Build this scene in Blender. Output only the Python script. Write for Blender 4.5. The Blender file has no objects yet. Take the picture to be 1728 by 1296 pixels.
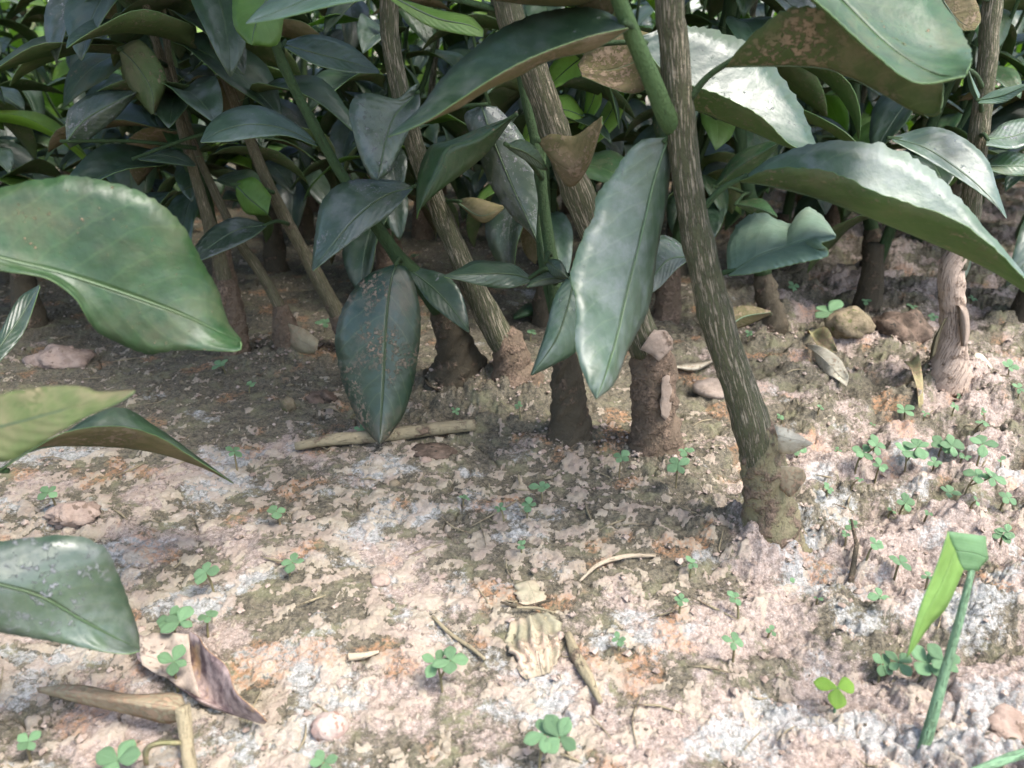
import bpy, math, random
import numpy as np
from mathutils import Vector, Matrix

R = math.radians
rng = random.Random(11)
scene = bpy.context.scene
C = scene.collection

# ------------------------------------------------------------------ camera, sky, sun, exposure
CAM = Vector((0, 0, 0.18)); PITCH = R(23); F = 1330.0            # F: focal length in photo pixels (1728 wide)
FWD = Vector((0, math.cos(PITCH), -math.sin(PITCH)))
UP = Vector((0, math.sin(PITCH), math.cos(PITCH)))
cd = bpy.data.cameras.new('camera'); cam = bpy.data.objects.new('camera', cd); C.objects.link(cam)
cam.location = CAM; cam.rotation_euler = (R(90) - PITCH, 0, 0)
cd.sensor_width = 36; cd.lens = 36 * F / 1728; cd.clip_start = 0.005; cd.clip_end = 500
cd.dof.use_dof = True; cd.dof.focus_distance = 0.34; cd.dof.aperture_fstop = 19
scene.camera = cam

SUN = Vector((0.40, -0.26, 0.88)).normalized()
w = bpy.data.worlds.new('World'); scene.world = w; w.use_nodes = True
nt = w.node_tree; bg = nt.nodes['Background']
sk = nt.nodes.new('ShaderNodeTexSky'); sk.sky_type = 'NISHITA'; sk.sun_disc = False
sk.sun_elevation = math.asin(SUN.z); sk.sun_rotation = math.atan2(SUN.x, SUN.y)
sk.dust_density = 3.0; sk.air_density = 1.0; sk.ozone_density = 1.0
nt.links.new(sk.outputs[0], bg.inputs[0]); bg.inputs[1].default_value = 0.15
ld = bpy.data.lights.new('sun', 'SUN'); ld.energy = 1.5; ld.angle = R(20); ld.color = (1, 0.965, 0.92)
sun = bpy.data.objects.new('sun', ld); C.objects.link(sun)
sun.rotation_euler = SUN.to_track_quat('Z', 'Y').to_euler()
scene.view_settings.view_transform = 'Standard'; scene.view_settings.look = 'None'
scene.view_settings.gamma = 1.0; scene.view_settings.exposure = 2.0

# ------------------------------------------------------------------ points from the photograph
def ray(px, py):
    return Vector(((px - 864) / F, 0, 0)) + UP * (-(py - 648) / F) + FWD
def Q(px, py, Y):                      # where the sight line meets the upright plane y = Y
    d = ray(px, py); return CAM + d * (Y / d.y)
def Gp(px, py):                        # where it meets the soil
    d = ray(px, py); p = CAM + d * (-CAM.z / d.z); p.z = 0; return p

# ------------------------------------------------------------------ noise on numpy arrays
_pr = np.random.RandomState(5)
PERM = np.concatenate([_pr.permutation(512)] * 3)
GA = _pr.rand(512) * 2 * np.pi; GX, GY = np.cos(GA), np.sin(GA)
def pn(x, y, s=0):
    x = np.asarray(x, float) + s * 17.31; y = np.asarray(y, float) + s * 9.77
    xi = np.floor(x).astype(int); yi = np.floor(y).astype(int); xf = x - xi; yf = y - yi
    u = xf * xf * xf * (xf * (xf * 6 - 15) + 10); v = yf * yf * yf * (yf * (yf * 6 - 15) + 10)
    def g(ix, iy, dx, dy):
        h = PERM[PERM[(xi + ix) & 511] + ((yi + iy) & 511)] & 511
        return GX[h] * dx + GY[h] * dy
    a = g(0, 0, xf, yf); b = g(1, 0, xf - 1, yf); c = g(0, 1, xf, yf - 1); d = g(1, 1, xf - 1, yf - 1)
    return (a + u * (b - a)) * (1 - v) + (c + u * (d - c)) * v
def fbm(x, y, o=4, s=0, gain=0.5):
    t = 0; a = 1.0
    for k in range(o):
        t = t + a * pn(x, y, s + k); x = x * 2.03; y = y * 2.03; a *= gain
    return t
def sst(a, b, x):
    t = np.clip((x - a) / (b - a), 0, 1); return t * t * (3 - 2 * t)

# ------------------------------------------------------------------ materials
def mat(name):
    m = bpy.data.materials.new(name); m.use_nodes = True
    return m, m.node_tree, m.node_tree.nodes['Principled BSDF']
def N(t, typ, **kw):
    n = t.nodes.new(typ)
    for k, v in kw.items(): setattr(n, k, v)
    return n
def L(t, a, b): t.links.new(a, b)
def mixc(t, fac, a, b, blend='MIX'):
    m = N(t, 'ShaderNodeMix', data_type='RGBA', blend_type=blend)
    for i, v in ((0, fac), (6, a), (7, b)):
        if hasattr(v, 'is_output'): L(t, v, m.inputs[i])
        else: m.inputs[i].default_value = v if i == 0 else (*v, 1)
    return m.outputs[2]
def math_(t, op, a, b=None, c=None, clamp=False):
    m = N(t, 'ShaderNodeMath', operation=op, use_clamp=clamp)
    for i, v in enumerate((a, b, c)):
        if v is None: continue
        if hasattr(v, 'is_output'): L(t, v, m.inputs[i])
        else: m.inputs[i].default_value = v
    return m.outputs[0]
def ramp(t, x, a, b):
    m = N(t, 'ShaderNodeMapRange', interpolation_type='SMOOTHSTEP'); L(t, x, m.inputs[0])
    m.inputs[1].default_value = a; m.inputs[2].default_value = b
    return m.outputs[0]
def noise(t, vec, scale, detail=4, rough=0.55):
    n = N(t, 'ShaderNodeTexNoise'); n.inputs['Scale'].default_value = scale
    n.inputs['Detail'].default_value = detail; n.inputs['Roughness'].default_value = rough
    if vec is not None: L(t, vec, n.inputs['Vector'])
    return n.outputs[0]
def objvec(t):                         # object coordinates, shifted by a random amount for each object
    tc = N(t, 'ShaderNodeTexCoord'); oi = N(t, 'ShaderNodeObjectInfo')
    k = math_(t, 'MULTIPLY', oi.outputs['Random'], 7.0)
    v = N(t, 'ShaderNodeVectorMath', operation='ADD'); L(t, tc.outputs['Object'], v.inputs[0]); L(t, k, v.inputs[1])
    return v.outputs[0], oi.outputs['Random'], tc

def leaf_mat(name, c1, c2, vein, dust_sheen_c=(0.30, 0.20, 0.13), dust=0.62, film=0.25, rough=0.36, trans=0.22, tcol=None, spec=0.5, veinamt=0.5):
    m, t, b = mat(name)
    v, rnd, tc = objvec(t)
    sx = N(t, 'ShaderNodeSeparateXYZ'); L(t, tc.outputs['UV'], sx.inputs[0])
    u = sx.outputs[0]; mm = math_(t, 'ABSOLUTE', math_(t, 'MULTIPLY_ADD', sx.outputs[1], 2.0, -1.0))
    big = noise(t, v, 45, 3); mot = ramp(t, noise(t, v, 210, 5, 0.7), 0.35, 0.65)
    col = mixc(t, math_(t, 'MULTIPLY_ADD', mot, 0.45, math_(t, 'MULTIPLY_ADD', big, 1.6, -0.55), clamp=True), tuple(k * 0.82 for k in c1), tuple(k * 1.12 for k in c2))
    hv = N(t, 'ShaderNodeHueSaturation'); L(t, col, hv.inputs['Color'])
    L(t, math_(t, 'MULTIPLY_ADD', rnd, 0.55, 0.72), hv.inputs['Value'])
    L(t, math_(t, 'MULTIPLY_ADD', big, 0.05, 0.475), hv.inputs['Hue'])
    col = hv.outputs[0]
    rib = ramp(t, mm, 0.055, 0.012)
    ph = math_(t, 'SUBTRACT', math_(t, 'MULTIPLY', u, 62.0), math_(t, 'MULTIPLY', math_(t, 'POWER', mm, 1.3), 15.0))
    ph = math_(t, 'ADD', ph, math_(t, 'MULTIPLY', noise(t, v, 90, 2), 3.0))
    if name.startswith('grass'): ph = math_(t, 'MULTIPLY', mm, 40.0)
    sv = math_(t, 'SINE', ph); svm = ramp(t, sv, 0.90, 1.0)
    vm = math_(t, 'MAXIMUM', rib, math_(t, 'MULTIPLY', svm, 0.3))
    col = mixc(t, math_(t, 'MULTIPLY', vm, veinamt), col, vein)
    # thin film of dried dust or painted grey-blue sky sheen, thicker in places, and crusts of soil splash
    fl = ramp(t, noise(t, v, 70, 5, 0.65), 0.42, 0.75)
    col = mixc(t, math_(t, 'MULTIPLY', fl, film), col, dust_sheen_c)
    sp = ramp(t, math_(t, 'ADD', math_(t, 'MULTIPLY', noise(t, v, 560, 5, 0.7), 0.7), math_(t, 'MULTIPLY', noise(t, v, 180, 3), 0.3)), dust - 0.055, dust + 0.0)
    zone = ramp(t, noise(t, v, 38, 2), 0.42, 0.62)
    sp = math_(t, 'MULTIPLY', sp, zone)
    col = mixc(t, math_(t, 'MULTIPLY', sp, 0.8), col, mixc(t, noise(t, v, 240, 3), tuple(k * 0.8 for k in dust_sheen_c), tuple(min(1, k * 1.5) for k in dust_sheen_c)))
    L(t, col, b.inputs['Base Color'])
    rr = math_(t, 'ADD', math_(t, 'MULTIPLY_ADD', fl, 0.22, rough), math_(t, 'MULTIPLY', sp, 0.4), clamp=True)
    L(t, rr, b.inputs['Roughness']); b.inputs['Specular IOR Level'].default_value = spec
    if spec > 0.55: b.inputs['Coat Weight'].default_value = 0.12; b.inputs['Coat Roughness'].default_value = 0.5
    hgt = math_(t, 'ADD', math_(t, 'MULTIPLY', sv, 0.02 if name.startswith(('grass', 'dead')) else 0.09), math_(t, 'MULTIPLY', noise(t, v, 160, 4), 0.9))
    hgt = math_(t, 'SUBTRACT', hgt, math_(t, 'MULTIPLY', rib, 0.7)); hgt = math_(t, 'ADD', hgt, math_(t, 'MULTIPLY', sp, 1.2))
    bp = N(t, 'ShaderNodeBump'); bp.inputs['Strength'].default_value = 0.7; bp.inputs['Distance'].default_value = 0.0007
    L(t, hgt, bp.inputs['Height']); L(t, bp.outputs[0], b.inputs['Normal'])
    tr = N(t, 'ShaderNodeBsdfTranslucent'); tr.inputs[0].default_value = (*(tcol or (0.16, 0.34, 0.05)), 1)
    mx = N(t, 'ShaderNodeMixShader'); mx.inputs[0].default_value = trans
    out = t.nodes['Material Output']
    L(t, b.outputs[0], mx.inputs[1]); L(t, tr.outputs[0], mx.inputs[2]); L(t, mx.outputs[0], out.inputs[0])
    return m

M = {}
M['dark'] = leaf_mat('leaf_dark', (0.020, 0.046, 0.022), (0.034, 0.066, 0.032), (0.10, 0.15, 0.06), rough=0.40, trans=0.12, film=0.18, dust_sheen_c=(0.20, 0.20, 0.20), dust=0.66, spec=0.75, veinamt=0.3)  # grey film paints some sky sheen along with dust
M['mid'] = leaf_mat('leaf_mid', (0.026, 0.072, 0.022), (0.042, 0.098, 0.030), (0.14, 0.24, 0.07), rough=0.43, trans=0.2, film=0.16, spec=0.75, veinamt=0.3)
M['pale'] = leaf_mat('leaf_pale', (0.05, 0.095, 0.055), (0.075, 0.125, 0.075), (0.24, 0.33, 0.16), rough=0.43, trans=0.18, film=0.5, dust_sheen_c=(0.24, 0.265, 0.275), dust=0.66, spec=0.75, veinamt=0.3)  # blue-grey film: dust plus sky reflection painted into the colour
M['smooth'] = leaf_mat('leaf_smooth', (0.011, 0.034, 0.010), (0.019, 0.050, 0.015), (0.07, 0.13, 0.04), rough=0.44, trans=0.08, film=0.10, dust=0.66, spec=0.45, veinamt=0.45)
M['silver'] = leaf_mat('leaf_silver_green', (0.15, 0.24, 0.16), (0.20, 0.29, 0.20), (0.3, 0.38, 0.27), rough=0.45, trans=0.25, film=0.1, dust=0.68, spec=0.6, veinamt=0.4)
M['young'] = leaf_mat('leaf_young_sunlit', (0.08, 0.17, 0.03), (0.12, 0.22, 0.045), (0.22, 0.32, 0.10), rough=0.45, trans=0.4, film=0.08, tcol=(0.3, 0.52, 0.07), dust=0.75)  # young leaves, and foliage painted as if sunlit
M['spotted'] = leaf_mat('leaf_spotted', (0.018, 0.045, 0.026), (0.03, 0.06, 0.034), (0.14, 0.18, 0.08), rough=0.36, trans=0.08, film=0.25, dust=0.56, dust_sheen_c=(0.26, 0.18, 0.125), veinamt=0.6, spec=0.65)
M['dusty_sheen'] = leaf_mat('leaf_dusty_sheen', (0.03, 0.06, 0.035), (0.06, 0.09, 0.05), (0.12, 0.13, 0.06), rough=0.38, trans=0.1, film=0.4, dust=0.60, spec=0.8, veinamt=0.35, dust_sheen_c=(0.21, 0.21, 0.22))  # dust tinted blue-grey to paint the sky sheen
M['back'] = leaf_mat('leaf_underside', (0.065, 0.10, 0.035), (0.09, 0.125, 0.045), (0.16, 0.2, 0.08), rough=0.6, trans=0.28, film=0.35, dust=0.6, dust_sheen_c=(0.27, 0.20, 0.14), spec=0.3)
M['muddy'] = leaf_mat('leaf_underside_splashed', (0.08, 0.115, 0.04), (0.11, 0.14, 0.05), (0.18, 0.2, 0.09), rough=0.65, trans=0.2, film=0.45, dust=0.54, dust_sheen_c=(0.28, 0.20, 0.14), spec=0.25)
M['brown'] = leaf_mat('leaf_underside_muddy', (0.10, 0.10, 0.04), (0.15, 0.12, 0.06), (0.18, 0.16, 0.08), rough=0.75, trans=0.15, film=0.55, dust=0.55, dust_sheen_c=(0.22, 0.165, 0.115), spec=0.2)
M['rim'] = leaf_mat('leaf_margin', (0.11, 0.20, 0.07), (0.14, 0.23, 0.085), (0.14, 0.23, 0.08), rough=0.5, trans=0.3, film=0.1, dust=0.7)
M['rib'] = leaf_mat('leaf_midrib', (0.048, 0.085, 0.036), (0.06, 0.10, 0.045), (0.06, 0.1, 0.045), rough=0.45, trans=0.1, film=0.1, dust=0.75)
M['grass'] = leaf_mat('grass_blade', (0.15, 0.28, 0.14), (0.18, 0.31, 0.16), (0.2, 0.34, 0.18), rough=0.45, trans=0.4, film=0.0, dust=0.9, tcol=(0.34, 0.62, 0.05), veinamt=0.3)
M['sprout'] = leaf_mat('sprout_leaf', (0.17, 0.31, 0.15), (0.22, 0.37, 0.19), (0.28, 0.42, 0.24), rough=0.5, trans=0.3, film=0.06, dust=0.8, tcol=(0.2, 0.5, 0.12), veinamt=0.4)
M['lime'] = leaf_mat('sprout_and_sunlit_leaf_lime', (0.24, 0.42, 0.06), (0.30, 0.48, 0.09), (0.36, 0.5, 0.14), rough=0.5, trans=0.4, film=0.05, dust=0.8, tcol=(0.5, 0.75, 0.1), veinamt=0.4)  # lime sprout, and leaves coloured to look sunlit
M['dry'] = leaf_mat('dead_leaf_straw', (0.25, 0.21, 0.13), (0.36, 0.31, 0.20), (0.38, 0.33, 0.22), rough=0.75, trans=0.12, film=0.4, dust=0.55, tcol=(0.4, 0.3, 0.12), spec=0.2)
M['beige'] = leaf_mat('dead_leaf_beige', (0.24, 0.19, 0.145), (0.36, 0.30, 0.24), (0.38, 0.3, 0.24), rough=0.75, trans=0.08, film=0.4, dust=0.6, dust_sheen_c=(0.14, 0.10, 0.08), spec=0.2)
M['dryolive'] = leaf_mat('dead_leaf_olive', (0.20, 0.19, 0.09), (0.32, 0.31, 0.16), (0.4, 0.36, 0.2), rough=0.75, trans=0.1, film=0.4, dust=0.52, tcol=(0.4, 0.3, 0.12), spec=0.2)
M['dryrust'] = leaf_mat('dead_leaf_rust', (0.16, 0.09, 0.05), (0.28, 0.17, 0.09), (0.3, 0.2, 0.1), rough=0.8, trans=0.1, film=0.5, dust=0.55, tcol=(0.4, 0.2, 0.08), spec=0.2)
M['drymud'] = leaf_mat('dead_leaf_muddy', (0.22, 0.20, 0.13), (0.36, 0.33, 0.23), (0.36, 0.33, 0.23), rough=0.85, trans=0.05, film=0.8, dust=0.5, dust_sheen_c=(0.42, 0.32, 0.24), tcol=(0.4, 0.3, 0.12), spec=0.15)
M['grassback_lit'] = leaf_mat('grass_underside_lit', (0.19, 0.34, 0.08), (0.23, 0.38, 0.10), (0.25, 0.4, 0.12), rough=0.5, trans=0.4, film=0.0, dust=0.9, tcol=(0.4, 0.68, 0.05), veinamt=0.3)  # underside yellowed and brightened so the blade looks sunlit
M['drypale'] = leaf_mat('dead_leaf_pale', (0.42, 0.38, 0.28), (0.54, 0.50, 0.38), (0.54, 0.5, 0.38), rough=0.75, trans=0.1, film=0.3, dust=0.6, tcol=(0.4, 0.3, 0.12), spec=0.2)

def purple_mat():
    m, t, b = mat('dead_leaf_purple_brown'); v, rnd, tc = objvec(t)
    n1 = ramp(t, noise(t, v, 150, 5, 0.6), 0.36, 0.64)
    col = mixc(t, n1, (0.075, 0.045, 0.045), (0.33, 0.25, 0.22))
    col = mixc(t, ramp(t, noise(t, v, 90, 3), 0.58, 0.7), col, (0.38, 0.25, 0.14))
    L(t, col, b.inputs['Base Color']); b.inputs['Roughness'].default_value = 0.6
    bp = N(t, 'ShaderNodeBump'); bp.inputs['Distance'].default_value = 0.0012; bp.inputs['Strength'].default_value = 0.9
    L(t, noise(t, v, 220, 4), bp.inputs['Height']); L(t, bp.outputs[0], b.inputs['Normal'])
    return m
M['purple'] = purple_mat()

def bark_mat(name, skin1, skin2, fiss, amt=0.55, mud=0.0):
    m, t, b = mat(name); v, rnd, tc = objvec(t)
    mp = N(t, 'ShaderNodeMapping'); mp.inputs['Scale'].default_value = (1, 0.06, 1)
    L(t, tc.outputs['UV'], mp.inputs[0])
    o = N(t, 'ShaderNodeVectorMath', operation='ADD'); L(t, mp.outputs[0], o.inputs[0]); L(t, rnd, o.inputs[1])
    f1 = noise(t, o.outputs[0], 1900, 5, 0.68); fm = ramp(t, f1, amt, amt + 0.07)
    col = mixc(t, noise(t, v, 160, 4), skin1, skin2)
    col = mixc(t, fm, col, fiss)
    md = ramp(t, noise(t, v, 120, 5, 0.65), 0.78 - mud, 0.9 - mud * 0.9)
    mc = mixc(t, ramp(t, noise(t, v, 600, 5, 0.7), 0.32, 0.68), (0.075, 0.052, 0.036), (0.27, 0.19, 0.13))
    col = mixc(t, md, col, mc)
    L(t, col, b.inputs['Base Color']); b.inputs['Roughness'].default_value = 0.75; b.inputs['Specular IOR Level'].default_value = 0.3
    h = math_(t, 'ADD', math_(t, 'MULTIPLY', fm, -0.6), math_(t, 'MULTIPLY', noise(t, v, 600, 5, 0.7), 0.9))
    h = math_(t, 'ADD', h, math_(t, 'MULTIPLY', md, 0.8))
    bp = N(t, 'ShaderNodeBump'); bp.inputs['Distance'].default_value = 0.0014; bp.inputs['Strength'].default_value = 1.0
    L(t, h, bp.inputs['Height']); L(t, bp.outputs[0], b.inputs['Normal'])
    return m
M['bark'] = bark_mat('fissured_bark', (0.052, 0.058, 0.028), (0.10, 0.10, 0.05), (0.29, 0.25, 0.175), 0.50, 0.08)
M['barkgrey'] = bark_mat('grey_green_bark', (0.085, 0.08, 0.04), (0.14, 0.125, 0.07), (0.25, 0.2, 0.13), 0.52, 0.2)
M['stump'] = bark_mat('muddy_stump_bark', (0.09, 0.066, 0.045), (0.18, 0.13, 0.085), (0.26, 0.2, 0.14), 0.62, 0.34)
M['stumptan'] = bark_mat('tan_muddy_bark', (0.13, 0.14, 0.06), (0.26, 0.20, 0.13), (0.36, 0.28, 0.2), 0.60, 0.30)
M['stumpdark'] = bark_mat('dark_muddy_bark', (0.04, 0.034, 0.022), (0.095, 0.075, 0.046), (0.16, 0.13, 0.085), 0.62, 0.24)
M['palebark'] = bark_mat('pale_peeling_bark', (0.34, 0.26, 0.20), (0.48, 0.38, 0.30), (0.26, 0.19, 0.14), 0.55, 0.22)
M['green'] = bark_mat('green_shoot', (0.026, 0.052, 0.017), (0.042, 0.078, 0.026), (0.08, 0.10, 0.045), 0.58, 0.05)
M['shoot'] = bark_mat('green_branch', (0.045, 0.088, 0.028), (0.065, 0.115, 0.038), (0.10, 0.14, 0.055), 0.6, 0.05)
M['lightgreen'] = bark_mat('grass_stem_skin', (0.15, 0.27, 0.15), (0.19, 0.31, 0.17), (0.21, 0.34, 0.19), 0.5, 0.0)
M['redstem'] = bark_mat('sprout_stem', (0.22, 0.13, 0.08), (0.17, 0.2, 0.09), (0.25, 0.2, 0.1), 0.6, 0.0)
M['twig'] = bark_mat('dead_twig_bark', (0.22, 0.18, 0.11), (0.34, 0.29, 0.18), (0.14, 0.11, 0.07), 0.6, 0.25)
M['straw'] = bark_mat('straw_skin', (0.36, 0.29, 0.2), (0.47, 0.39, 0.28), (0.28, 0.22, 0.15), 0.6, 0.05)

def rock_mat(name, c1, c2, c3, amt=0.6):
    m, t, b = mat(name); v, rnd, tc = objvec(t)
    col = mixc(t, ramp(t, noise(t, v, 140, 5, 0.65), 0.35, 0.65), c1, c2)
    col = mixc(t, ramp(t, noise(t, v, 260, 4, 0.6), amt, amt + 0.06), col, c3)
    L(t, col, b.inputs['Base Color']); b.inputs['Roughness'].default_value = 0.9; b.inputs['Specular IOR Level'].default_value = 0.2
    bp = N(t, 'ShaderNodeBump'); bp.inputs['Distance'].default_value = 0.0012; bp.inputs['Strength'].default_value = 0.9
    L(t, noise(t, v, 500, 6, 0.7), bp.inputs['Height']); L(t, bp.outputs[0], b.inputs['Normal'])
    return m
M['clod'] = rock_mat('dark_soil_clod', (0.065, 0.048, 0.035), (0.16, 0.115, 0.085), (0.03, 0.027, 0.02))
M['clodpink'] = rock_mat('pink_soil_clod', (0.24, 0.175, 0.135), (0.36, 0.275, 0.22), (0.16, 0.115, 0.085))
M['crumb'] = rock_mat('soil_crumb', (0.24, 0.18, 0.14), (0.40, 0.325, 0.27), (0.10, 0.085, 0.06), 0.55)
M['stonepink'] = rock_mat('pink_quartz', (0.32, 0.21, 0.17), (0.42, 0.34, 0.29), (0.24, 0.15, 0.11))
M['stonetan'] = rock_mat('tan_stone', (0.22, 0.175, 0.115), (0.30, 0.245, 0.165), (0.15, 0.12, 0.08))
M['stonemoss'] = rock_mat('mossy_stone', (0.12, 0.10, 0.06), (0.25, 0.20, 0.13), (0.09, 0.10, 0.035), 0.58)
M['stonepale'] = rock_mat('pale_stone', (0.25, 0.20, 0.16), (0.33, 0.27, 0.22), (0.2, 0.155, 0.12))

def ground_mat():
    m, t, b = mat('soil_crust')
    tc = N(t, 'ShaderNodeTexCoord'); v = tc.outputs['Object']
    at = N(t, 'ShaderNodeAttribute', attribute_name='crust'); sp = N(t, 'ShaderNodeSeparateColor'); L(t, at.outputs['Color'], sp.inputs[0])
    flake, chalk, moss = sp.outputs[0], sp.outputs[1], sp.outputs[2]; rust = at.outputs['Alpha']  # moss also carries shade painted into the soil colour
    fine = noise(t, v, 1500, 6, 0.75); med = noise(t, v, 160, 7, 0.7); grit = noise(t, v, 520, 7, 0.75); spk = noise(t, v, 900, 5, 0.7)
    soil = mixc(t, ramp(t, grit, 0.34, 0.66), (0.19, 0.148, 0.12), (0.46, 0.38, 0.325))
    soil = mixc(t, math_(t, 'MULTIPLY', ramp(t, med, 0.42, 0.7), 0.5), soil, (0.42, 0.325, 0.265))
    soil = mixc(t, ramp(t, fine, 0.54, 0.68), soil, (0.62, 0.55, 0.49))
    moss_shade_c = mixc(t, ramp(t, grit, 0.36, 0.62), (0.055, 0.052, 0.038), (0.17, 0.15, 0.10))  # dark tone for moss and for painted shade
    moss_shade_c = mixc(t, math_(t, 'MULTIPLY', ramp(t, noise(t, v, 75, 5, 0.65), 0.48, 0.70), 0.8), moss_shade_c, (0.20, 0.20, 0.11))
    moss_shade_c = mixc(t, ramp(t, fine, 0.57, 0.70), moss_shade_c, (0.40, 0.35, 0.28))
    mk = math_(t, 'MULTIPLY', ramp(t, math_(t, 'ADD', moss, math_(t, 'MULTIPLY_ADD', noise(t, v, 300, 8, 0.78), 2.4, -1.2)), 0.25, 0.75), 0.92)  # mask of moss and painted shade
    col = mixc(t, mk, soil, moss_shade_c)
    ck = ramp(t, math_(t, 'ADD', chalk, math_(t, 'MULTIPLY_ADD', noise(t, v, 420, 9, 0.82), 3.0, -1.5)), 0.55, 1.05)
    col = mixc(t, math_(t, 'MULTIPLY', ck, 0.85), col, mixc(t, ramp(t, grit, .4, .62), (0.31, 0.32, 0.30), (0.54, 0.53, 0.50)))
    flc = mixc(t, ramp(t, noise(t, v, 70, 4), 0.35, 0.65), (0.42, 0.34, 0.275), (0.47, 0.41, 0.31))
    flc = mixc(t, math_(t, 'MULTIPLY', ramp(t, fine, 0.45, 0.65), 0.4), flc, (0.38, 0.29, 0.21))
    col = mixc(t, math_(t, 'MULTIPLY', ramp(t, math_(t, 'ADD', flake, math_(t, 'MULTIPLY_ADD', grit, 1.3, -0.65)), 0.40, 0.64), 0.72), col, flc)
    col = mixc(t, math_(t, 'MULTIPLY', ramp(t, spk, 0.37, 0.30), 0.75), col, (0.06, 0.05, 0.04))
    col = mixc(t, math_(t, 'MULTIPLY', rust, math_(t, 'MULTIPLY', ramp(t, grit, 0.42, 0.6), 0.6)), col, (0.42, 0.21, 0.10))
    L(t, col, b.inputs['Base Color']); b.inputs['Roughness'].default_value = 0.92; b.inputs['Specular IOR Level'].default_value = 0.2
    bp = N(t, 'ShaderNodeBump'); bp.inputs['Distance'].default_value = 0.0012; bp.inputs['Strength'].default_value = 1.0
    L(t, math_(t, 'ADD', noise(t, v, 1100, 5, 0.7), math_(t, 'MULTIPLY', noise(t, v, 380, 4, 0.65), 1.2)), bp.inputs['Height'])
    L(t, bp.outputs[0], b.inputs['Normal'])
    return m
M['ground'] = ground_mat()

# ------------------------------------------------------------------ objects and tags
def tag(o, label, cat, group=None, kind=None):
    if label: o['label'] = label
    if cat: o['category'] = cat
    if group: o['group'] = group
    if kind: o['kind'] = kind
    return o
def thing(name, loc, label, cat, group=None):
    o = bpy.data.objects.new(name, None); o.empty_display_size = 0.01; C.objects.link(o); o.location = loc
    return tag(o, label, cat, group)
def mesh(name, V, Fc, mats, uv=None, mi=None, smooth=True):
    me = bpy.data.meshes.new(name); me.from_pydata([tuple(map(float, v)) for v in V], [], Fc)
    for m in mats: me.materials.append(M[m])
    n = len(me.polygons)
    if smooth: me.polygons.foreach_set('use_smooth', [True] * n)
    if mi is not None: me.polygons.foreach_set('material_index', mi)
    if uv is not None:
        li = np.empty(len(me.loops), np.int32); me.loops.foreach_get('vertex_index', li)
        l = me.uv_layers.new(name='UVMap'); l.data.foreach_set('uv', np.asarray(uv, np.float32)[li].ravel())
    me.update(); return me
def put(name, me, parent=None, loc=None):
    o = bpy.data.objects.new(name, me); C.objects.link(o)
    if parent is not None: o.parent = parent
    if loc is not None: o.location = loc
    return o

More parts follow.
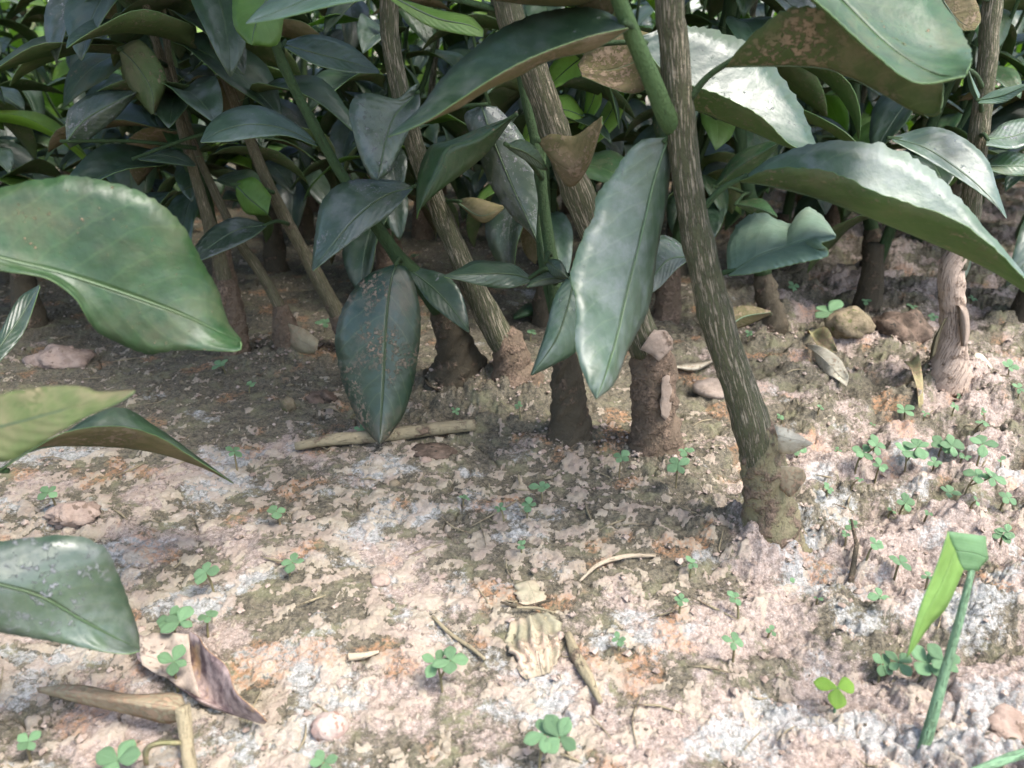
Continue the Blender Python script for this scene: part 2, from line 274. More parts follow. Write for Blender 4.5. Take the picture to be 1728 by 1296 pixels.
# ------------------------------------------------------------------ shape builders
def rail(pts, n):
    P = np.array([tuple(p) for p in pts], float)
    if len(P) == 2: P = np.array([P[0], (P[0] + P[1]) / 2, P[1]])
    E = np.vstack([2 * P[0] - P[1], P, 2 * P[-1] - P[-2]])
    out = []
    for i in range(len(P) - 1):
        a, b, c, d = E[i:i + 4]
        s = np.linspace(0, 1, 24, endpoint=False)[:, None]
        out.append(0.5 * (2 * b + (c - a) * s + (2 * a - 5 * b + 4 * c - d) * s ** 2 + (3 * b - a - 3 * c + d) * s ** 3))
    out = np.vstack(out + [P[-1:]])
    d = np.concatenate([[0], np.cumsum(np.linalg.norm(np.diff(out, axis=0), axis=1))])
    q = np.linspace(0, d[-1], n + 1)
    return np.stack([np.interp(q, d, out[:, k]) for k in range(3)], 1)
def loft(Lp, Mp, Rp, nt=26, ns=4, belly=0.0, wave=0.0, seed=0, toward=None, away=False, thick=0.00025, serr=0.0, corr=0.0):
    """A leaf blade as a thin closed shell between a left margin, a midrib and a right margin."""
    rs = np.random.RandomState(seed)
    l, m, r = rail(Lp, nt), rail(Mp, nt), rail(Rp, nt)
    if serr:
        for e in (l, r):
            e += (e - m) * (rs.rand(nt + 1, 1) - 0.5) * serr
    s = np.linspace(0, 1, ns + 1)
    g = np.concatenate([l[:, None] * (1 - s[:-1])[None, :, None] + m[:, None] * s[:-1][None, :, None],
                        m[:, None] * (1 - s)[None, :, None] + r[:, None] * s[None, :, None]], 1)
    vv = np.concatenate([s[:-1] - 1, s])
    def norms(g):
        du = np.gradient(g, axis=0); dv = np.gradient(g, axis=1); n = np.cross(dv, du)
        k = np.linalg.norm(n, axis=2, keepdims=True); return n / np.maximum(k, 1e-9)
    n = norms(g)
    if toward is not None:
        c = n[2:-2, 1:ns].reshape(-1, 3); p = g[2:-2, 1:ns].reshape(-1, 3)
        f = np.sum(c * (np.array(tuple(toward)) - p)) > 0
        if f == away:
            g = g[:, ::-1]; n = norms(g)
    W = np.linalg.norm(g[:, -1] - g[:, 0], axis=1)[:, None, None]
    t = np.linspace(0, 1, nt + 1)[:, None, None]; v3 = vv[None, :, None]
    d = belly * W * (np.sin(np.pi * np.abs(v3)))
    ph = rs.rand(2) * 6
    d = d + corr * np.sin(v3 * 15 + t * 2.5 + 0.8 * np.sin(t * 9)) * np.sin(np.pi * np.clip(t * 0.85 + 0.1, 0, 1))
    d = d + wave * W * v3 ** 2 * (np.sin(t * 11 + ph[0]) * (v3 > 0) + np.sin(t * 13 + ph[1]) * (v3 <= 0)) * np.sin(np.pi * t)
    g = g + n * d; n = norms(g)
    # a soft keel instead of a knife fold
    g[:, ns] = 0.7 * g[:, ns] + 0.15 * (g[:, ns - 1] + g[:, ns + 1]); n = norms(g)
    bot = g - n * thick
    nr, nc = g.shape[:2]; k = nr * nc
    V = np.vstack([g.reshape(-1, 3), bot.reshape(-1, 3)])
    U = np.stack(np.broadcast_arrays(np.linspace(0, 1, nr)[:, None], ((vv + 1) / 2)[None]), 2).reshape(-1, 2)
    I = np.arange(k).reshape(nr, nc)
    Fc = []; mi = []
    for i in range(nr - 1):
        for j in range(nc - 1):
            a, b, c, dd = int(I[i, j]), int(I[i, j + 1]), int(I[i + 1, j + 1]), int(I[i + 1, j])
            Fc.append((a, b, c, dd)); mi.append(0); Fc.append((a + k, dd + k, c + k, b + k)); mi.append(1)
        for j in (0, nc - 1):
            a, b = int(I[i, j]), int(I[i + 1, j])
            Fc.append((a, b, b + k, a + k) if j == 0 else (b, a, a + k, b + k)); mi.append(2)
    for i in (0, nr - 1):
        for j in range(nc - 1):
            a, b = int(I[i, j]), int(I[i, j + 1])
            Fc.append((b, a, a + k, b + k) if i == 0 else (a, b, b + k, a + k)); mi.append(2)
    return V, Fc, np.vstack([U, U]), mi, g[:, ns]
def tube(pts, radii, segs=10, rings=16, rough=0.0, seed=0, freq=1.0, nodes=0):
    c = rail(pts, rings); rr = np.interp(np.linspace(0, 1, rings + 1), np.linspace(0, 1, len(radii)), radii)
    ru = rr.copy(); rn = random.Random(seed + 5); tt = np.linspace(0, 1, rings + 1)
    for k in range(nodes):
        rr = rr * (1 + rn.uniform(.06, .17) * np.exp(-((tt - (k + rn.uniform(.2, .8)) / nodes) / 0.010) ** 2))
    T = np.gradient(c, axis=0); T /= np.linalg.norm(T, axis=1, keepdims=True)
    ref = np.array([0, 1.0, 0]) if abs(T[0][1]) < 0.8 else np.array([0, 0, 1.0])
    V = []; U = []; ln = np.concatenate([[0], np.cumsum(np.linalg.norm(np.diff(c, axis=0), axis=1))])
    for i in range(rings + 1):
        x = ref - T[i] * np.dot(ref, T[i]); x /= np.linalg.norm(x); y = np.cross(T[i], x); ref = x
        for j in range(segs + 1):
            a = 2 * math.pi * j / segs; aa = a % (2 * math.pi - 1e-6)
            k = rr[i]
            if rough:
                k *= 1 + rough * float(fbm(np.array(math.cos(aa) * 1.6 + ln[i] * 40 * freq), np.array(math.sin(aa) * 1.6 + ln[i] * 90 * freq), 3, seed))
            V.append(c[i] + k * (math.cos(a) * x + math.sin(a) * y)); U.append((a * ru[i], ln[i]))
    n = segs + 1; Fc = [(i * n + j, i * n + j + 1, (i + 1) * n + j + 1, (i + 1) * n + j) for i in range(rings) for j in range(segs)]
    Fc = [f[::-1] for f in Fc] if False else Fc
    for i, o in ((0, 1), (rings, 0)):
        V.append(c[i]); U.append((0, ln[i])); k = len(V) - 1
        Fc += [((i * n + j + 1, i * n + j, k) if o else (i * n + j, i * n + j + 1, k)) for j in range(segs)]
    return V, Fc, U
def sub(V, o):
    o = np.array(tuple(o)); return [np.array(tuple(v)) - o for v in V]
def tube_part(name, pts, radii, m, parent, org, segs=10, rings=16, rough=0.0, seed=0, freq=1.0):
    V, Fc, U = tube(pts, radii, segs, rings, rough, seed, freq)
    return put(name, mesh(name, sub(V, org), Fc, [m], U), parent)
def leaf_part(parent, org, Lp, Mp, Rp, top='dark', back='back', rim='rim', face='top', name='leaf', pet=None, rib=True, label=None, **kw):
    """Margins and midrib given as (px, py, Y) triples."""
    q = lambda a: [Q(*p) if not isinstance(p, Vector) else p for p in a]
    if rib and name == 'leaf': kw['nt'] = int(kw.get('nt', 26) * 2.2); kw['serr'] = max(kw.get('serr', 0), 0.03)
    V, Fc, U, mi, mid = loft(q(Lp), q(Mp), q(Rp), toward=CAM, away=(face == 'back'), **kw)
    o = put(name, mesh(name, sub(V, org), Fc, [top, back, rim], U, mi), parent)
    if label: o['label'] = label
    ln = np.linalg.norm(np.diff(mid, axis=0), axis=1).sum()
    if rib:
        k = len(mid)
        tube_part('midrib', [Vector(mid[i]) for i in range(0, k, 6 if k > 40 else 3)], [0.00050, 0.00040, 0.00030, 0.00015], 'rib' if top not in ('dry', 'dryolive', 'drypale') else top, o, org, 6, 18)
    if pet is not None:
        a = Q(*pet) if not isinstance(pet, Vector) else pet; b = Vector(mid[0])
        tube_part('petiole', [a, (a + b) / 2 + Vector((0, 0, 0.002)), b + (b - a).normalized() * 0.003], [0.0013, 0.0010, 0.0009], 'green', o, org, 8, 8)
    return o

# ------------------------------------------------------------------ ground
MOUNDS = [(Gp(1300, 905), 0.022, 0.009), (Gp(1105, 765), 0.024, 0.004), (Gp(960, 745), 0.022, 0.005), (Gp(872, 672), 0.03, 0.009),
          (Gp(775, 662), 0.034, 0.010), (Gp(1600, 640), 0.03, 0.008), (Gp(1510, 590), 0.03, 0.006), (Gp(1305, 565), 0.025, 0.005),
          (Gp(490, 600), 0.03, 0.006), (Gp(1170, 860), 0.03, 0.003), (Gp(130, 900), 0.03, 0.004), (Gp(1700, 1010), 0.04, 0.006)]
def crust_maps(x, y):
    wx = x + 0.0035 * fbm(x / 0.012, y / 0.012, 3, 40); wy = y + 0.0035 * fbm(x / 0.012, y / 0.012, 3, 50)
    right = sst(0.02, 0.16, x - (y - 0.26) * 0.2)
    zone = fbm(x / 0.05, y / 0.05, 2, 60)
    f = fbm(wx / 0.0085, wy / 0.0085, 5, 10, 0.6)
    thr = 0.08 + 0.26 * right - 0.26 * zone + 0.34 * sst(0.30, 0.42, y)  # pale flakes thinned under the rows to paint the shade deeper
    flake = sst(0.0, 0.06, f - thr)
    core = np.exp(-((x + 0.02) / 0.20) ** 2 - ((y - 0.28) / 0.09) ** 2); bed = sst(0.31, 0.42, y)  # bed: mask for shade painted under the rows
    foot = np.exp(-((x - 0.060) / 0.045) ** 2 - ((y - 0.285) / 0.05) ** 2)
    chalk = sst(-0.25, 0.45, fbm(wx / 0.035, wy / 0.028, 4, 20) + 0.08 * sst(0.28, 0.16, y) - 0.36 * bed - 0.3 * foot)  # chalk held back in the painted shade of the rows
    moss = sst(-0.45, 0.45, fbm(wx / 0.04, wy / 0.04, 4, 30) + 0.30 * core + 0.45 * foot + 0.75 * bed * (1 - 0.55 * right) - 0.26 * right + 0.20 * sst(-0.04, -0.16, x) * sst(0.30, 0.16, y))  # real moss, plus shade painted under the rows and at lower left
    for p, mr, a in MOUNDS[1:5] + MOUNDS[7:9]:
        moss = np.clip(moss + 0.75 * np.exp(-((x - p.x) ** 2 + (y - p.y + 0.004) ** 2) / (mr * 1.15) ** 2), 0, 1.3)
        chalk = chalk * (1 - 0.8 * np.exp(-((x - p.x) ** 2 + (y - p.y) ** 2) / (mr * 1.2) ** 2)); flake = flake * (1 - 0.7 * np.exp(-((x - p.x) ** 2 + (y - p.y) ** 2) / (mr * 0.9) ** 2))
    rust = sst(0.26, 0.42, fbm(x / 0.03, y / 0.03, 3, 70))
    return flake, chalk, moss, rust, right  # moss includes the painted shade
def height(x, y, maps=None):
    x = np.asarray(x, float); y = np.asarray(y, float)
    flake, chalk, moss, rust, right = maps if maps is not None else crust_maps(x, y)  # moss includes the painted shade
    near = np.exp(-((np.hypot(x, y - 0.4)) / 1.2) ** 4)
    h = 0.0045 * fbm(x / 0.10, y / 0.10, 3, 1)
    for p, r, a in MOUNDS:
        d2 = (x - p.x) ** 2 + (y - p.y) ** 2
        h = h + a * np.exp(-d2 / (r * r)) * (1 + 0.9 * fbm(x / 0.014, y / 0.014, 5, 2, 0.6))
    h = h + 0.0011 * flake * (0.75 + 0.5 * pn(x / 0.004, y / 0.004, 3))
    h = h + (0.0008 + 0.0005 * right + 0.0008 * moss) * fbm(x / 0.0085, y / 0.0085, 6, 4, 0.62)
    bil = np.abs(fbm(x / 0.006, y / 0.006, 4, 14, 0.6)); h = h - (0.0008 + 0.0010 * right) * (0.35 - bil)
    # eroded ledges on the bare side and cracks through the crust
    led = fbm((x + 0.6 * y) / 0.045, (y - 0.3 * x) / 0.02, 4, 6); st = led * 5
    h = h + right * 0.0030 * (np.floor(st) + sst(0.55, 0.95, st - np.floor(st)))
    c = np.abs(fbm(x / 0.06, y / 0.06, 4, 8)); h = h - 0.0028 * sst(0.022, 0.0, c) * sst(-0.1, 0.15, pn(x / 0.05, y / 0.05, 9))
    return h * near
def gz(x, y): return float(height(np.array([x]), np.array([y]))[0])
def GG(px, py):
    p = Gp(px, py); p.z = gz(p.x, p.y); return p
def build_ground():
    dep = []
    yy = 0.06
    while yy < 1.35:
        dep.append(yy); r2 = yy * yy + 0.18 ** 2; yy += max(0.00052, r2 / (0.18 * 790) * 1.15 * (1 if yy < 0.9 else 1 + (yy - 0.9) * 6))
    ys = np.array([-200, -60, -20, -7, -3, -1.4, -0.7, -0.3, -0.12, -0.02, 0.03] + dep + [1.6, 2, 2.6, 3.5, 5, 8, 14, 30, 70, 200])
    un = np.linspace(-1, 1, 1080); ex = np.array([1.03, 1.08, 1.2, 1.5, 2.2, 4, 9, 22, 60, 200, 1200.0])
    us = np.concatenate([-ex[::-1], un, ex])
    wd = 0.10 + 0.68 * np.clip(ys, 0.05, 200) * np.where(ys > 1.4, 1, 1)
    X = us[None, :] * wd[:, None]; X = np.clip(X, -260, 260); X += np.arange(len(us))[None, :] * 1e-5 * (np.abs(X) >= 260); Y = np.repeat(ys[:, None], len(us), 1)
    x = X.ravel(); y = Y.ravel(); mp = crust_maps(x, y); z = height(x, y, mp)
    nr, nc = X.shape; I = np.arange(nr * nc).reshape(nr, nc)
    q = np.stack([I[:-1, :-1], I[:-1, 1:], I[1:, 1:], I[1:, :-1]], 2).reshape(-1, 4)
    me = bpy.data.meshes.new('ground'); nv, nf = nr * nc, len(q)
    me.vertices.add(nv); me.vertices.foreach_set('co', np.stack([x, y, z], 1).astype(np.float32).ravel())
    me.loops.add(nf * 4); me.loops.foreach_set('vertex_index', q.astype(np.int32).ravel())
    me.polygons.add(nf); me.polygons.foreach_set('loop_start', np.arange(0, nf * 4, 4, dtype=np.int32))
    me.polygons.foreach_set('use_smooth', np.ones(nf, bool))
    me.update(calc_edges=True)
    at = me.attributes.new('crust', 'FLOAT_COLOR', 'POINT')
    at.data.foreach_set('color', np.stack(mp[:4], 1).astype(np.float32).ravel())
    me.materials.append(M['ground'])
    o = put('ground', me); o['kind'] = 'structure'; return o
build_ground()

# loose crumbs of soil: nobody could count them
def crumbs():
    rs = np.random.RandomState(3); n = 5200
    y = 0.09 + 0.9 * rs.rand(n) ** 1.7; x = (rs.rand(n) * 2 - 1) * (0.10 + 0.66 * y)
    keep = (rs.rand(n) < 0.35 + 0.65 * (sst(0.0, 0.15, x) + sst(0.05, -0.1, x - (0.2 - y)) * 0.4)); x, y = x[keep], y[keep]; n = len(x)
    for p, mr, a in MOUNDS[:9]:
        k = 170; x = np.concatenate([x, p.x + rs.randn(k) * mr * .55]); y = np.concatenate([y, p.y + rs.randn(k) * mr * .5])
    n = len(x); z = height(x, y); r = 0.0005 + 0.0014 * rs.rand(n) ** 4
    base = np.array([(1, 0, 0), (-1, 0, 0), (0, 1, 0), (0, -1, 0), (0, 0, 1), (0, 0, -1),
                     (.6, .6, .5), (-.6, .6, .5), (.6, -.6, .5), (-.6, -.6, .5)], float)
    fc = [(4, 0, 6), (6, 0, 2), (4, 6, 2), (4, 2, 7), (7, 2, 1), (4, 7, 1), (4, 1, 9), (9, 1, 3), (4, 9, 3), (4, 3, 8), (8, 3, 0), (4, 8, 0), (0, 5, 2), (2, 5, 1), (1, 5, 3), (3, 5, 0)]
    V = (base[None] * (0.65 + 0.7 * rs.rand(n, 10, 1))) * r[:, None, None]; V[:, :, 2] *= 0.75
    V += np.stack([x, y, z + r * 0.3], 1)[:, None]
    Fs = [(a + i * 10, b + i * 10, c + i * 10) for i in range(n) for a, b, c in fc]
    o = put('soil_crumbs', mesh('soil_crumbs', V.reshape(-1, 3), Fs, ['crumb'], smooth=False))
    tag(o, 'loose pinkish crumbs of dry soil scattered over the ground crust', 'soil crumbs', kind='stuff')
crumbs()

# tiny rootlets, chips and stalk ends lying about
def litter():
    rr = random.Random(21); V, Fs, U = [], [], []
    for k in range(260):
        y = 0.12 + 0.62 * rr.random() ** 1.4; x = (rr.random() * 2 - 1) * (0.08 + 0.6 * y); a = rr.uniform(0, 6.28); l = rr.uniform(.002, .009) * (1.6 if rr.random() < .1 else 1); bd = rr.uniform(-.4, .4)
        p = []
        for q in (-.5, 0, .5):
            px, py = x + math.cos(a + bd * q) * l * q * 2, y + math.sin(a + bd * q) * l * q * 2
            p.append(Vector((px, py, 0)))
        zz = height(np.array([q.x for q in p]), np.array([q.y for q in p]))
        for q, z in zip(p, zz): q.z = float(z) + rr.uniform(.0002, .0014)
        v, f, u = tube(p, [rr.uniform(.00015, .0003), rr.uniform(.0002, .0006), .00015], 5, 4); o = len(V)
        V += v; U += u; Fs += [tuple(i + o for i in q) for q in f]
    o = put('plant_litter', mesh('plant_litter', V, Fs, ['twig'], U)); tag(o, 'scattered tiny rootlets and dry stalk chips on the soil', 'litter', kind='stuff')
litter()

# ------------------------------------------------------------------ leaf meshes shared by the crowns and the rows behind
def local_leaf(ln, wd, arch, fold, bend, seed, pet=0.014):
    rs = random.Random(seed); n = 9; Ls, Ms, Rs = [], [], []
    for i in range(n):
        t = i / (n - 1); a = arch * t
        x = pet + ln * (math.sin(a) / arch if arch > 1e-3 else t) ; z = -ln * (1 - math.cos(a)) / max(arch, 1e-3)
        yb = bend * ln * t * t
        wv = wd * 0.5 * (math.sin(math.pi * min(1, t ** 0.82)) ** 0.82 if 0 < t < 1 else 0.0) + 0.0004
        c, s = math.cos(fold), math.sin(fold); up = Vector((math.sin(a), 0, math.cos(a)))
        p = Vector((x, yb, z)); Ms.append(p)
        k1 = 1 + 0.08 * (rs.random() - .5); k2 = 1 + 0.08 * (rs.random() - .5)
        Ls.append(p + Vector((0, 1, 0)) * wv * c * k1 + up * wv * s); Rs.append(p - Vector((0, 1, 0)) * wv * c * k2 + up * wv * s)
    pp = Vector((0, 0, 0)); h = Vector((0, 0.0007, 0))
    return [pp + h] + Ls, [pp] + Ms, [pp - h] + Rs
def crown_leaf_mesh(i, top, back):
    rs = random.Random(100 + i)
    a, b, c = local_leaf(0.072, 0.030 + 0.007 * rs.random(), rs.uniform(0.25, 1.25), rs.uniform(0.05, 0.55), rs.uniform(-0.12, 0.12), i)
    V, Fc, U, mi, mid = loft(a, b, c, nt=16, ns=2, belly=rs.uniform(0, 0.05), wave=0.05, seed=i, toward=Vector((0.03, 0, 5)), thick=0.0003)
    return mesh('leaf', V, Fc, [top, back, 'rim'], U, mi)
BG = [crown_leaf_mesh(i, ['dark', 'dark', 'mid', 'dark', 'dusty_sheen', 'dark', 'mid', 'pale', 'dark', 'dark'][i % 10], ['back', 'brown'][i % 5 == 1]) for i in range(14)]
BGY = [crown_leaf_mesh(50 + i, ['young', 'lime', 'young'][i], ['young', 'lime', 'young'][i]) for i in range(3)]  # bright leaves, partly standing for sunlit ones
def crown_leaf(parent, loc, yaw, pitch, roll, sc, young=False, r=rng):  # young: bright leaves, partly standing for sunlit ones
    o = put('leaf', r.choice(BGY if young else BG), parent)
    o.matrix_local = Matrix.Translation(loc) @ Matrix.Rotation(yaw, 4, 'Z') @ Matrix.Rotation(-pitch, 4, 'Y') @ Matrix.Rotation(roll, 4, 'X') @ Matrix.Scale(sc, 4)
    return o
def upper_crown(parent, org, pts, n, r, z0):
    """Leaves along the upper stem, in the thing's own space."""
    c = rail([p - org for p in pts], 60); zs = c[:, 2]; a = r.uniform(0, 6)
    for k in range(n):
        zt = z0 + (zs[-1] - z0) * (k + 0.5) / n; i = int(np.argmin(np.abs(zs - zt))); a += 2.4 + r.uniform(-.4, .4)
        crown_leaf(parent, Vector(c[i]), a, r.uniform(-0.35, 0.45), r.uniform(-.3, .3), r.uniform(0.85, 1.2), r=r)

GRP = 'young seedlings in the nursery bed'
def seedling(base, label, stump, stem, stem_r, stump_r, stump_m='stump', stem_m='bark', top_z=0.46, crown=14, crown_z=0.24, seed=0, segs=14, rough=0.26):
    """stump, stem: lists of points; the stem goes on above the picture."""
    t = thing('seedling', base, label, 'seedling', GRP); r = random.Random(seed)
    tube_part('stump', stump, stump_r, stump_m, t, base, 30, 44, rough, seed + 3, 1.7)
    d = (stem[-1] - stem[-2]); d = d / max(d.z, 0.02) * (top_z - stem[-1].z) if d.z > 0.01 else Vector((0, 0, top_z - stem[-1].z))
    d.x *= 0.5; d.y *= 0.5
    full = stem + [stem[-1] + d * 0.5, stem[-1] + d]
    V_, F_c, U_ = tube(full, stem_r, segs, 110, 0.11, seed + 7, 1.0, 9)
    put('stem', mesh('stem', sub(V_, base), F_c, [stem_m], U_), t)
    if crown: upper_crown(t, base, full, crown, r, crown_z)
    return t

# ------------------------------------------------------------------ the seedlings that can be told apart
def yy(pts, y0, y1=None, mid=0.0):
    y1 = y0 if y1 is None else y1; n = len(pts) - 1
    return [(p[0], p[1], y0 + (y1 - y0) * i / n + mid * math.sin(math.pi * i / n)) for i, p in enumerate(pts)]
def line(pts, y0, y1=None): return [Q(*p) for p in yy(pts, y0, y1)]
def lf(parent, org, l, m, r, yl, ym, yr, **kw):
    return leaf_part(parent, org, yy(l, *yl), yy(m, *ym), yy(r, *yr), **kw)

# A: the leaning seedling in front
b = GG(1300, 905); YA = b.y
stA = line([(1288, 800), (1266, 710), (1216, 560), (1183, 430), (1162, 320), (1147, 200), (1136, 60), (1130, -30)], YA, YA - 0.012)
A = seedling(b, 'leaning seedling with furrowed green brown stem and peeling pale flaps at its swollen base',
             [b + Vector((0, 0, -0.012))] + line([(1300, 895), (1297, 850), (1290, 800), (1281, 740), (1272, 715)], YA), stA,
             [0.0072, 0.0062, 0.0053, 0.0047, 0.0043, 0.0040, 0.0037, 0.0034, 0.0028, 0.0016], [0.0175, 0.0118, 0.0094, 0.0086, 0.0082, 0.0066],
             'stumptan', 'bark', 0.48, 14, 0.30, 1, 20)
sA = [c for c in A.children if c.name.startswith('stump')][0]
lf(sA, b, [(1306, 716), (1340, 728), (1371, 748)], [(1312, 735), (1371, 749)], [(1314, 768), (1340, 764), (1371, 750)], (YA - .004, YA - .016), (YA - .010, YA - .016), (YA - .005, YA - .016), top='drypale', back='drypale', rim='drypale', name='bark_flap', rib=False, nt=8, ns=3, wave=.06)
lf(sA, b, [(1308, 786), (1352, 790), (1361, 806)], [(1314, 805), (1340, 812), (1358, 812)], [(1316, 826), (1334, 838), (1352, 820)], (YA - .007, YA - .010), (YA - .0085, YA - .011), (YA - .008, YA - .012), top='dry', back='drypale', rim='drypale', name='bark_flap', rib=False, nt=8, ns=3, wave=.06)
tube_part('branch', line([(1139, 215), (1122, 190), (1098, 130), (1066, 55), (1040, -12), (1020, -70)], YA - .008, YA - .03), [0.0036, 0.0030, 0.0027, 0.0025, 0.0022, 0.0016], 'shoot', A, b, 14, 24, 0.04, 5)
# hanging pale leaf with a ragged margin
lf(A, b, [(1126, 232), (1076, 240), (1036, 290), (1008, 332), (1004, 366), (984, 402), (961, 468), (970, 508), (971, 580), (988, 640), (1005, 674)],
   [(1128, 232), (1106, 300), (1086, 390), (1064, 480), (1046, 560), (1026, 625), (1006, 674)],
   [(1130, 232), (1130, 290), (1118, 400), (1096, 500), (1068, 572), (1042, 642), (1007, 674)],
   (YA - .010, YA - .060, .010), (YA - .008, YA - .062, .012), (YA - .004, YA - .058, .018), top='pale', back='back', face='top', serr=0.04, belly=0.012, wave=0.035, seed=4, pet=(1140, 222, YA - .006), nt=34)
# long arching leaf to the right
lf(A, b, [(1250, 302), (1310, 262), (1390, 239), (1470, 240), (1540, 263), (1590, 305), (1652, 372), (1728, 462), (1785, 540)],
   [(1248, 306), (1300, 315), (1400, 346), (1500, 386), (1600, 426), (1680, 462), (1740, 502), (1788, 545)],
   [(1250, 304), (1310, 283), (1400, 289), (1485, 326), (1585, 360), (1655, 398), (1728, 468), (1787, 543)],
   (YA - .004, YA - .040, .012), (YA - .006, YA - .045), (YA - .008, YA - .052, -.010), top='pale', back='back', serr=0.06, seed=5, pet=(1186, 352, YA - .008), belly=-0.03, nt=34)
# broad leaf cupped towards the sky at the top
lf(A, b, [(1330, -160), (1470, -140), (1582, -8), (1628, 62), (1640, 95), (1630, 124)],
   [(1330, -158), (1370, -60), (1440, 20), (1510, 84), (1580, 124), (1629, 126)],
   [(1328, -156), (1300, -60), (1379, 2), (1470, 84), (1545, 138), (1628, 128)],
   (YA - .030, YA - .060, .016), (YA - .030, YA - .060, .004), (YA - .030, YA - .066, -.012), top='smooth', back='back', serr=0.04, seed=6, belly=-0.04, pet=(1131, -60, YA - .012), nt=30)
# leaf seen from below, crusted with mud along its keel
lf(A, b, [(1226, 110), (1252, 76), (1292, 38), (1340, 12), (1420, 20), (1520, 70), (1585, 130), (1592, 165), (1588, 186)],
   [(1225, 112), (1300, 114), (1385, 119), (1430, 133), (1485, 161), (1535, 188), (1572, 198), (1588, 188)],
   [(1226, 111), (1300, 92), (1400, 92), (1500, 130), (1560, 168), (1588, 187)],
   (YA - .016, YA - .046, -.004), (YA - .014, YA - .044), (YA - .010, YA - .036, .02), top='mid', back='muddy', face='back', serr=0.05, seed=7, pet=(1160, 172, YA - .010), nt=30)
# small bitten leaf low on the stem
lf(A, b, [(1228, 463), (1226, 430), (1232, 400), (1252, 370), (1285, 358), (1312, 370), (1342, 377), (1352, 356), (1366, 349), (1388, 365), (1409, 393), (1410, 400)],
   [(1229, 464), (1280, 436), (1330, 418), (1370, 406), (1410, 401)],
   [(1230, 465), (1265, 462), (1319, 450), (1360, 441), (1392, 434), (1398, 424), (1386, 411), (1398, 406), (1410, 402)],
   (YA, YA - .002, .045), (YA - .002, YA - .012), (YA - .008, YA - .020, -.018), top='silver', back='back', serr=0.05, seed=8, pet=(1200, 480, YA - .002), belly=0.03, nt=34)
# long dark leaf sweeping left from the green branch
lf(A, b, [(1058, 42), (1020, 18), (976, 12), (909, 22), (843, 50), (793, 87), (743, 134), (709, 180), (655, 229)],
   [(1060, 48), (1000, 88), (943, 100), (909, 113), (876, 132), (826, 153), (776, 184), (743, 196), (700, 214), (655, 231)],
   [(1060, 46), (993, 61), (909, 91), (843, 124), (776, 167), (726, 200), (690, 218), (655, 230)],
   (YA - .024, YA - .03, .016), (YA - .026, YA - .034), (YA - .028, YA - .036, -.010), top='dark', back='brown', serr=0.03, seed=9, pet=(1073, 72, YA - .020), nt=32)
lf(A, b, [(760, -62), (640, -74), (520, -42), (448, 4), (415, 38)], [(760, -60), (650, -40), (560, -16), (470, 20), (415, 39)], [(760, -58), (660, -12), (560, 9), (470, 31), (415, 40)],
   (YA - .03, YA - .01, .02), (YA - .03, YA - .012), (YA - .03, YA - .02, -.01), top='pale', back='brown', seed=10, pet=(1010, -100, YA - .034))
lf(A, b, [(1040, -30), (980, -40), (900, -30), (820, -5)], [(1042, -28), (980, 8), (900, 10), (820, -3)], [(1042, -26), (990, -8), (900, -8), (820, -2)],
   (YA - .02, YA - .01, .02), (YA - .02, YA - .012), (YA - .02, YA - .02, -.01), top='dark', back='brown', seed=12, pet=(1040, -60, YA - .03))

# B: the thick cut stump behind, its stem leaning left
b = GG(1106, 762); YB = b.y
stB = line([(1092, 590), (1062, 520), (1020, 430), (985, 350), (950, 262), (915, 160), (880, 60), (850, -20)], YB, YB - 0.01)
B = seedling(b, 'stout seedling with thick mud coated stump and furrowed stem leaning behind the hanging pale leaf',
             [b + Vector((0, 0, -0.012))] + line([(1108, 740), (1104, 690), (1103, 640), (1100, 600), (1094, 570)], YB), stB,
             [0.0082, 0.0068, 0.0060, 0.0056, 0.0052, 0.0049, 0.0046, 0.0041, 0.0034, 0.002], [0.0175, 0.0128, 0.0106, 0.0103, 0.0100, 0.0082], 'stump', 'bark', 0.50, 26, 0.28, 2, 20)
sB = [c for c in B.children if c.name.startswith('stump')][0]
lf(sB, b, [(1104, 556), (1130, 562), (1136, 588)], [(1096, 566), (1116, 578), (1124, 598)], [(1080, 590), (1098, 598), (1112, 610)], (YB - .006, YB - .003), (YB - .0105, YB - .0095), (YB - .0105, YB - .0115), top='palebark', back='palebark', rim='palebark', name='bark_flap', rib=False, nt=10, ns=3, wave=.05)
lf(sB, b, [(1136, 638), (1140, 670), (1137, 708)], [(1127, 632), (1129, 670), (1126, 712)], [(1118, 638), (1115, 672), (1116, 702)], (YB - .002, YB - .003), (YB - .0095, YB - .010), (YB - .0115, YB - .012), top='palebark', back='palebark', rim='palebark', name='bark_flap', rib=False, nt=10, ns=3, wave=.05)
lf(B, b, [(1162, 430), (1140, 404), (1108, 398), (1090, 430), (1086, 480)], [(1163, 434), (1130, 438), (1104, 466), (1087, 498)], [(1163, 438), (1140, 456), (1112, 486), (1088, 500)], (YB - .01, YB - .03, .012), (YB - .014, YB - .034), (YB - .02, YB - .036), top='dusty_sheen', back='back', seed=71, pet=(1066, 470, YB))
lf(B, b, [(909, 238), (930, 226), (969, 229), (1000, 208), (1017, 196)], [(910, 240), (930, 268), (962, 288), (990, 268), (1016, 212)], [(910, 242), (925, 262), (960, 315), (992, 282), (1017, 205)],
   (YB - .030, YB - .034), (YB - .03, YB - .036), (YB - .026, YB - .03), top='mid', back='brown', face='back', seed=13, pet=(955, 270, YB - .01), rib=False)
